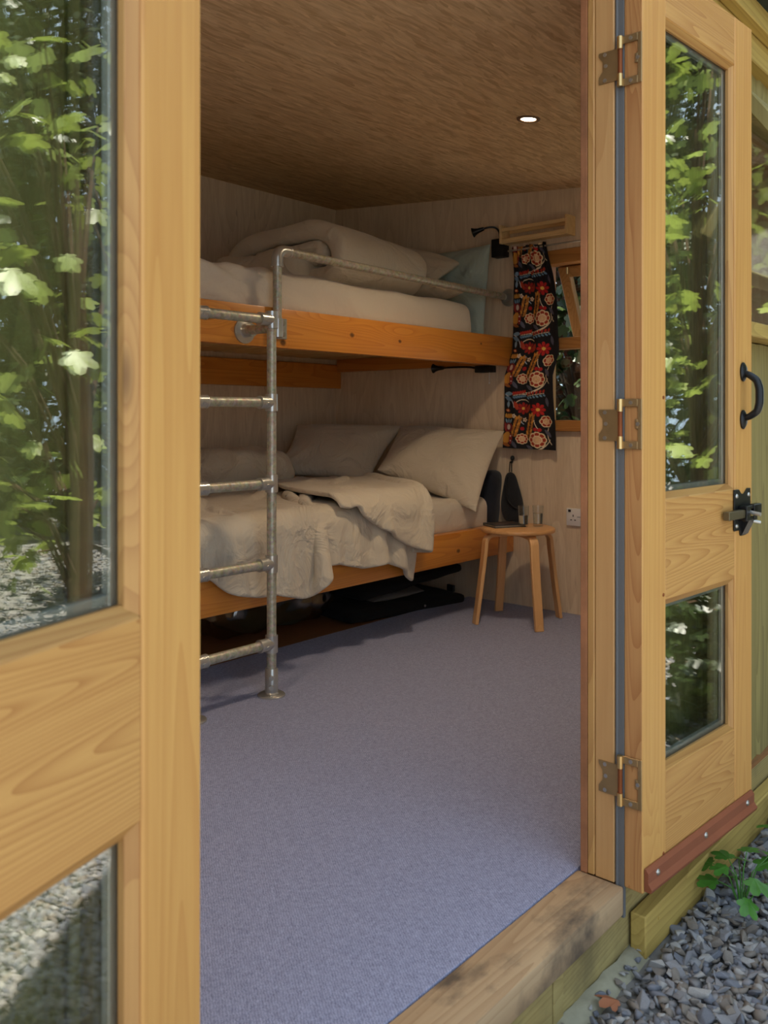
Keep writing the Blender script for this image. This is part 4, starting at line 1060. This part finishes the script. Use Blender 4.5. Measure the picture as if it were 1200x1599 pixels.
# ---------------------------------------------------------------- under the lower bunk
fc = empty('floor_chair', (3.4, 3.0, -0.012), label='black padded folding floor chair lying under the lower bunk', cat='chair')
def slab(lo, hi, r, mat, name, par, M=None, n=26, amp=0.006):
    m = rbox(lo, hi, r, n, lambda p, nn: amp * nz(p, 7)); m.v = [xf(M, v) for v in m.v] if M is not None else m.v
    return obj(name, m, mat, par, smooth=180, weld=True)
Ms = Matrix.Translation((3.41, 3.03, -0.010)) @ Matrix.Rotation(R(-9), 4, 'Z')
slab((-0.40, -0.30, 0.0), (0.38, 0.34, 0.055), 0.025, black_pad, 'seat_pad', fc, Ms)
slab((-0.32, -0.28, 0.0), (0.37, 0.32, 0.05), 0.022, black_pad, 'back_pad', fc, Matrix.Translation((3.42, 3.03, 0.115)) @ Matrix.Rotation(R(-9), 4, 'Z') @ Matrix.Rotation(R(-6), 4, 'Y'))
m = MB(); m.box((0.36, -0.22, 0.05), (0.375, -0.17, 0.085), 0.002, Ms); obj('buckle', m, black_plastic, fc)
m = MB(); m.cyl(tuple(xf(Ms, [(0.08, -0.301, 0.03)])[0]), tuple(xf(Ms, [(0.08, -0.304, 0.03)])[0]), 0.006, n=10); obj('snap_button', m, screw_m, fc)
pillow('cushion', ((3.20, 3.10, 0.085), (3.62, 3.05, 0.088), (3.52, 2.78, 0.075), (3.14, 2.80, 0.075)), 0.05, grey_pad, 'dark grey cushion slipped inside the black floor chair', seed=5, ear=0.0, cat='cushion', n=14)
# clear bag
def bag_disp(p, n): return 0.035 * nz(p, 6) + 0.018 * nz(p, 15)
m = rbox((2.35, 2.92, 0.0), (3.02, 3.35, 0.21), 0.08, 34, bag_disp)
V0 = np.concatenate(m.v); lowest = V0[:, 2].min(); m.v = [v - np.array((0, 0, lowest + 0.011)) for v in m.v]
obj('plastic_bag', m, film, smooth=25, weld=True, label='crumpled clear plastic bag under the lower bunk behind the ladder', cat='bag')
m = rbox((2.5, 3.0, -0.005), (2.95, 3.28, 0.13), 0.05, 18, lambda p, n: 0.012 * nz(p, 8)); obj('bedding_roll', m, plain('olive_cloth', (74, 70, 50), 0.9), smooth=180, weld=True, label='olive cloth bundle inside the clear plastic bag', cat='bundle')

# ---------------------------------------------------------------- ground outside
m = MB(); m.box((-8, -10, -0.30), (14, 9, -0.175), 0)
gd = obj('ground', m, soil, kind='structure', label='grey slate chippings in front of the cabin')
m = MB()
nx_, ny_ = 60, 6
Pc = np.zeros((nx_, ny_, 3))
for i in range(nx_):
    for j in range(ny_):
        x = 0.2 + 1.56 * i / (nx_ - 1); t = j / (ny_ - 1)
        Pc[i, j] = (x, 0.822 - 0.052 * t + 0.006 * nz((x * 14, t, 0)), -0.158 - 0.035 * t ** 3 + 0.006 * nz((x * 18, t * 2, 3)))
m.grid(Pc); B = Pc.copy(); B[..., 2] = -0.2; m.grid(B)
m.grid(np.stack([Pc[-1], B[-1]])); m.grid(np.stack([Pc[:, -1], B[:, -1]], 1))
obj('concrete_footing', m, concrete, smooth=60, weld=True, label='rough mossy concrete strip under the door sill', kind='structure')
def chip_mesh(k, bev=True):
    b = bmesh.new(); r = random.Random(k)
    pts = [Vector((r.uniform(-1, 1), r.uniform(-0.75, 0.75), r.uniform(-0.4, 0.4))) for _ in range(13)]
    vs = [b.verts.new(p) for p in pts]; res = bmesh.ops.convex_hull(b, input=vs)
    bmesh.ops.delete(b, geom=list({e for e in res['geom_interior'] + res['geom_unused'] if isinstance(e, bmesh.types.BMVert)}), context='VERTS')
    if bev: bmesh.ops.bevel(b, geom=list(b.edges), offset=0.05, segments=1, affect='EDGES')
    bmesh.ops.triangulate(b, faces=b.faces)
    V = np.array([v.co[:] for v in b.verts]); b.verts.index_update(); F = np.array([[v.index for v in f.verts] for f in b.faces]); b.free()
    return V, F
chips = [chip_mesh(k) for k in range(10)]; rough_chips = [chip_mesh(k, False) for k in range(10)]
def rand_rot(flat=0.5):  # mostly lying flat
    e = (random.gauss(0, flat), random.gauss(0, flat), random.uniform(0, 6.28))
    return Matrix.Rotation(e[2], 4, 'Z') @ Matrix.Rotation(e[0], 4, 'X') @ Matrix.Rotation(e[1], 4, 'Y')
# nearest chips one by one: those that show largest in the lower corner
cand = []
for _ in range(5200):
    x, y = random.uniform(1.30, 3.0), random.uniform(0.0, 0.768)
    if x > 1.70 and y > 0.775: continue
    X_, Z_ = 0.656 * x - 0.754 * y, 0.755 * x + 0.657 * y
    px, py = 600 + F_PX * X_ / Z_, HORIZON + F_PX * (EYE + 0.16) / Z_
    cand.append((x, y, -20 < px < 1225 and py < 1630))
vis = [c for c in cand if c[2]]; rest = [c for c in cand if not c[2]]
random.shuffle(vis)
chip_me = []
for k in range(10):
    for mi, mt in enumerate(slates):
        V, F = chips[k]; me = bpy.data.meshes.new('stone'); me.from_pydata(V.tolist(), [], F.tolist()); me.materials.append(mt); chip_me.append(me)
placed = []
def zlift(): return -0.175 + random.uniform(0.002, 0.022)
gw = WM[gd.name].inverted()
for x, y, _ in vis[:300]:
    s = random.choice((0.012, 0.014, 0.017, 0.020, 0.024))
    o = link(bpy.data.objects.new('stone', random.choice(chip_me)), gd)
    o.matrix_local = gw @ Matrix.Translation((x, y, -0.168 + random.uniform(0.004, 0.016))) @ rand_rot(0.45) @ Matrix.Scale(s, 4)
Vs, Fs, off = [], [], 0
more = [(x, y, random.uniform(0.009, 0.017), -0.172) for x, y, _ in vis[300:] + rest]
more += [(random.uniform(0.2, 4.2), random.uniform(-1.3, 0.74), random.uniform(0.013, 0.022), -0.172) for _ in range(20000)]
more += [(random.uniform(0.0, 7.0), random.uniform(-2.8, 0.74), random.uniform(0.014, 0.026), -0.172) for _ in range(9000)]
for x, y, s, z in more:
    V, F = random.choice(rough_chips); M = np.array((rand_rot(0.45) @ Matrix.Scale(s, 4)).to_3x3())
    Vs.append(V @ M.T + np.array((x, y, z + random.uniform(0, 0.012)))); Fs.append(F + off); off += len(V)
V = np.concatenate(Vs); V = xf(gw, V)
g2 = mesh_np('gravel', V, np.concatenate(Fs), slates[0], gd); g2['kind'] = 'stuff'
g2.data.materials.append(slates[1]); g2.data.materials.append(slates[2]); g2.data.materials.append(slates[3])
mi = np.concatenate([np.full(len(f), random.choice((0, 0, 1, 2, 3)), dtype=np.int32) for f in Fs]); g2.data.polygons.foreach_set('material_index', mi)

cf = bpy.data.objects['concrete_footing']; cw = WM['concrete_footing'].inverted()
for k in range(26):
    x, y = 1.28 + 0.47 * random.random(), 0.805 - 0.04 * random.random()
    o = link(bpy.data.objects.new('stone', random.choice(chip_me)), cf)
    o.matrix_local = cw @ Matrix.Translation((x, y, -0.152 - 0.02 * ((0.822 - y) / 0.052) ** 2)) @ rand_rot(0.3) @ Matrix.Scale(random.choice((0.006, 0.008, 0.010, 0.015)), 4)
# low plants growing through the chippings: each leaf a part
def lobed_leaf(n=5, fold=0.15):
    out = []
    for i in range(n * 4 + 1):
        a = math.pi * (i / (n * 4)) * 1.7 - math.pi * 0.85
        ph = (i % 4) / 4.0
        lob = 0.62 + 0.38 * abs(math.cos((i / 4.0) * math.pi))
        env = 0.72 + 0.28 * math.cos(a)
        out.append((math.sin(a) * lob * env * 0.75, 0.25 + math.cos(a) * lob * env * 0.75))
    V = [(0, 0, 0)] + [(x, y, -fold * abs(x) - 0.12 * y * y) for x, y in out]
    F = [(0, i, i + 1) for i in range(1, len(out))]
    return np.array(V), np.array(F)
LV, LF = lobed_leaf()
lm = bpy.data.meshes.new('leaf'); lm.from_pydata(LV.tolist(), [], LF.tolist()); lm.materials.append(leaf_c)
def herb(x, y, n, size, label, h=0.12):
    size *= 1.35
    p = empty('weed', (x, y, -0.165), label=label, cat='plant', group='weeds in the slate chippings')
    for i in range(n):
        a = i * 2.4 + random.uniform(-0.4, 0.4); rr = random.uniform(0.03, 0.11); hh = random.uniform(0.4, 1.0) * h
        tip = Vector((rr * math.cos(a), rr * math.sin(a), hh))
        m = MB(); m.tube([(x, y, -0.175), (x + tip.x * 0.4, y + tip.y * 0.4, -0.165 + hh * 0.75), (x + tip.x, y + tip.y, -0.165 + hh)], [0.002, 0.0015, 0.001], 6)
        obj('stem', m, leaf_c, p)
        o = link(bpy.data.objects.new('leaf', lm), p)
        o.matrix_local = Matrix.Translation(tip) @ Matrix.Rotation(a - math.pi / 2, 4, 'Z') @ Matrix.Rotation(random.uniform(-0.5, 0.1), 4, 'X') @ Matrix.Rotation(random.uniform(-0.3, 0.3), 4, 'Y') @ Matrix.Scale(size * random.uniform(0.7, 1.1), 4)
    return p
herb(2.07, 0.695, 12, 0.042, 'low green weed at the foot of the timber plank, nearest the door', 0.13)
herb(2.22, 0.570, 14, 0.040, 'spreading green weed on the slate chippings just out from the plank', 0.09)
herb(2.46, 0.64, 11, 0.040, 'green weed by the frame edge beside the timber plank', 0.09)
herb(2.12, 0.52, 3, 0.030, 'tiny pale green seedling among the slate chippings', 0.03)
m = MB(); V = LV.copy() * 0.045; V[:, 2] *= 3; m.add(V, [tuple(f) for f in LF], Matrix.Translation((1.56, 0.755, -0.150)) @ Matrix.Rotation(0.8, 4, 'Z') @ Matrix.Rotation(0.5, 4, 'X'))
obj('dry_leaf', m, leaf_dry, label='curled brown dry leaf beside the concrete strip', cat='leaf')
m = MB(); m.prism([(1.325, -0.165), (1.385, -0.165), (1.378, -0.130), (1.350, -0.118), (1.332, -0.128)], 'Y', 0.785, 0.81, bev=0.003)
obj('wood_offcut', m, wood('fresh_offcut', (236, 196, 116), (214, 160, 80), 'X'), label='pale timber offcut poking up below the door sill', cat='offcut')

# ---------------------------------------------------------------- trees and hedge the panes reflect
def foliage(name, parent, centers, per, spread, size, mat, seed):
    g = np.random.default_rng(seed)
    C = np.repeat(np.array(centers), per, 0); n = len(C)
    P = C + g.normal(0, 1, (n, 3)) * np.array(spread)
    az = g.uniform(0, 2 * np.pi, n); tilt = g.normal(-0.6, 0.5, n); roll = g.normal(0, 0.4, n); s = size * g.uniform(0.6, 1.25, n)
    ca, sa, ct, stl, cr, sr = np.cos(az), np.sin(az), np.cos(tilt), np.sin(tilt), np.cos(roll), np.sin(roll)
    Rz = np.zeros((n, 3, 3)); Rz[:, 0, 0] = ca; Rz[:, 0, 1] = -sa; Rz[:, 1, 0] = sa; Rz[:, 1, 1] = ca; Rz[:, 2, 2] = 1
    Rx = np.zeros((n, 3, 3)); Rx[:, 0, 0] = 1; Rx[:, 1, 1] = ct; Rx[:, 1, 2] = -stl; Rx[:, 2, 1] = stl; Rx[:, 2, 2] = ct
    Ry = np.zeros((n, 3, 3)); Ry[:, 1, 1] = 1; Ry[:, 0, 0] = cr; Ry[:, 0, 2] = sr; Ry[:, 2, 0] = -sr; Ry[:, 2, 2] = cr
    M = Rz @ Rx @ Ry * s[:, None, None]
    V = np.einsum('nij,kj->nki', M, LV) + P[:, None, :]
    k = len(LV); F = (LF[None] + (np.arange(n) * k)[:, None, None]).reshape(-1, 3)
    V = xf(wm(parent).inverted(), V.reshape(-1, 3))
    o = mesh_np(name, V, F, mat, parent); o['kind'] = 'stuff'; return o
def tree(name, base, height, tips, per, spread, size, mat, label, cat, seed):
    t_ = empty(name, base, label=label, cat=cat); b = Vector(base)
    m = MB(); top = b + Vector((0, 0, height * 0.9)); m.tube([b, b + Vector((0.03, 0.02, height * 0.4)), top], [0.06, 0.045, 0.01], 8)
    for p in tips:
        q = Vector(p); z0 = min(q.z * 0.55 + b.z * 0.45, top.z); r0 = Vector((b.x, b.y, z0))
        m.tube([r0, (r0 + q) / 2 + Vector((0, 0, 0.1)), q], [0.018, 0.012, 0.004], 5)
    obj('branches', m, bark, t_)
    foliage('foliage', t_, tips, per, spread, size, mat, seed); return t_
rt = random.Random(5)
def cloud(x0, x1, y0, y1, z0, z1, n): return [(rt.uniform(x0, x1), rt.uniform(y0, y1), rt.uniform(z0, z1)) for _ in range(n)]
tree('vine_shrub', (3.2, -0.50, -0.175), 2.4, cloud(2.55, 3.75, -0.85, -0.42, 0.5, 1.5, 10) + cloud(2.55, 3.75, -0.85, -0.42, 1.5, 2.8, 12), 7, (0.12, 0.09, 0.08), 0.115, leaf_a, 'loose leafy shrub standing in front of the cabin', 'shrub', 11)
tree('vine_shrub', (4.95, -0.90, -0.175), 3.2, cloud(4.35, 5.6, -1.3, -0.5, -0.1, 1.6, 14) + cloud(4.35, 5.6, -1.3, -0.5, 1.6, 3.6, 22) + cloud(4.5, 5.6, -0.35, 0.12, 1.2, 2.6, 14), 11, (0.14, 0.10, 0.10), 0.10, leaf_a, 'taller loose leafy shrub further along the path', 'shrub', 12)
hl = ['dark dense hedge tree behind the tall shrub', 'dark hedge tree in the middle of the far hedge', 'dark hedge tree towards the end of the path', 'dark hedge tree opposite the cabin window', 'dark hedge tree closing the end of the path', 'dark hedge tree nearest the leafy shrubs, beyond the path', 'dark tree in the second row behind the middle of the hedge', 'dark tree in the second row towards the path end', 'last dark tree at the far corner of the hedge']
for i, (x, y) in enumerate(((5.6, -2.9), (7.7, -2.9), (9.8, -2.9), (7.7, -0.75), (9.8, -0.75), (3.5, -2.9), (7.7, -5.0), (10.0, -5.0), (12.0, -3.0))):
    tree('hedge_tree', (x, y, -0.175), 5.6, cloud(x - 0.65, x + 0.65, y - 0.6, y + 0.6, 0.0, 6.2 if x > 4 else 3.6, 150), 42, (0.13, 0.13, 0.2), 0.10, leaf_b, hl[i], 'tree', 20 + i)
tree('garden_shrub', (5.5, 2.95, -0.175), 2.8, cloud(4.9, 6.1, 1.9, 4.0, 0.0, 3.2, 120), 36, (0.14, 0.14, 0.18), 0.085, leaf_b, 'dark shrub outside the side window', 'shrub', 40)
tree('garden_shrub', (7.6, 3.9, -0.175), 3.6, cloud(6.9, 8.3, 2.3, 5.6, 0.0, 4.4, 150), 36, (0.16, 0.16, 0.2), 0.10, leaf_b, 'dark shrub further off beyond the side window', 'shrub', 41)
tree('fern_clump', (3.55, 0.13, -0.175), 0.4, cloud(2.9, 4.3, 0.06, 0.20, -0.12, 0.46, 60), 26, (0.07, 0.03, 0.06), 0.06, leaf_b, 'low dark clump of ferns growing in the chippings before the leafy shrubs', 'plant', 50)
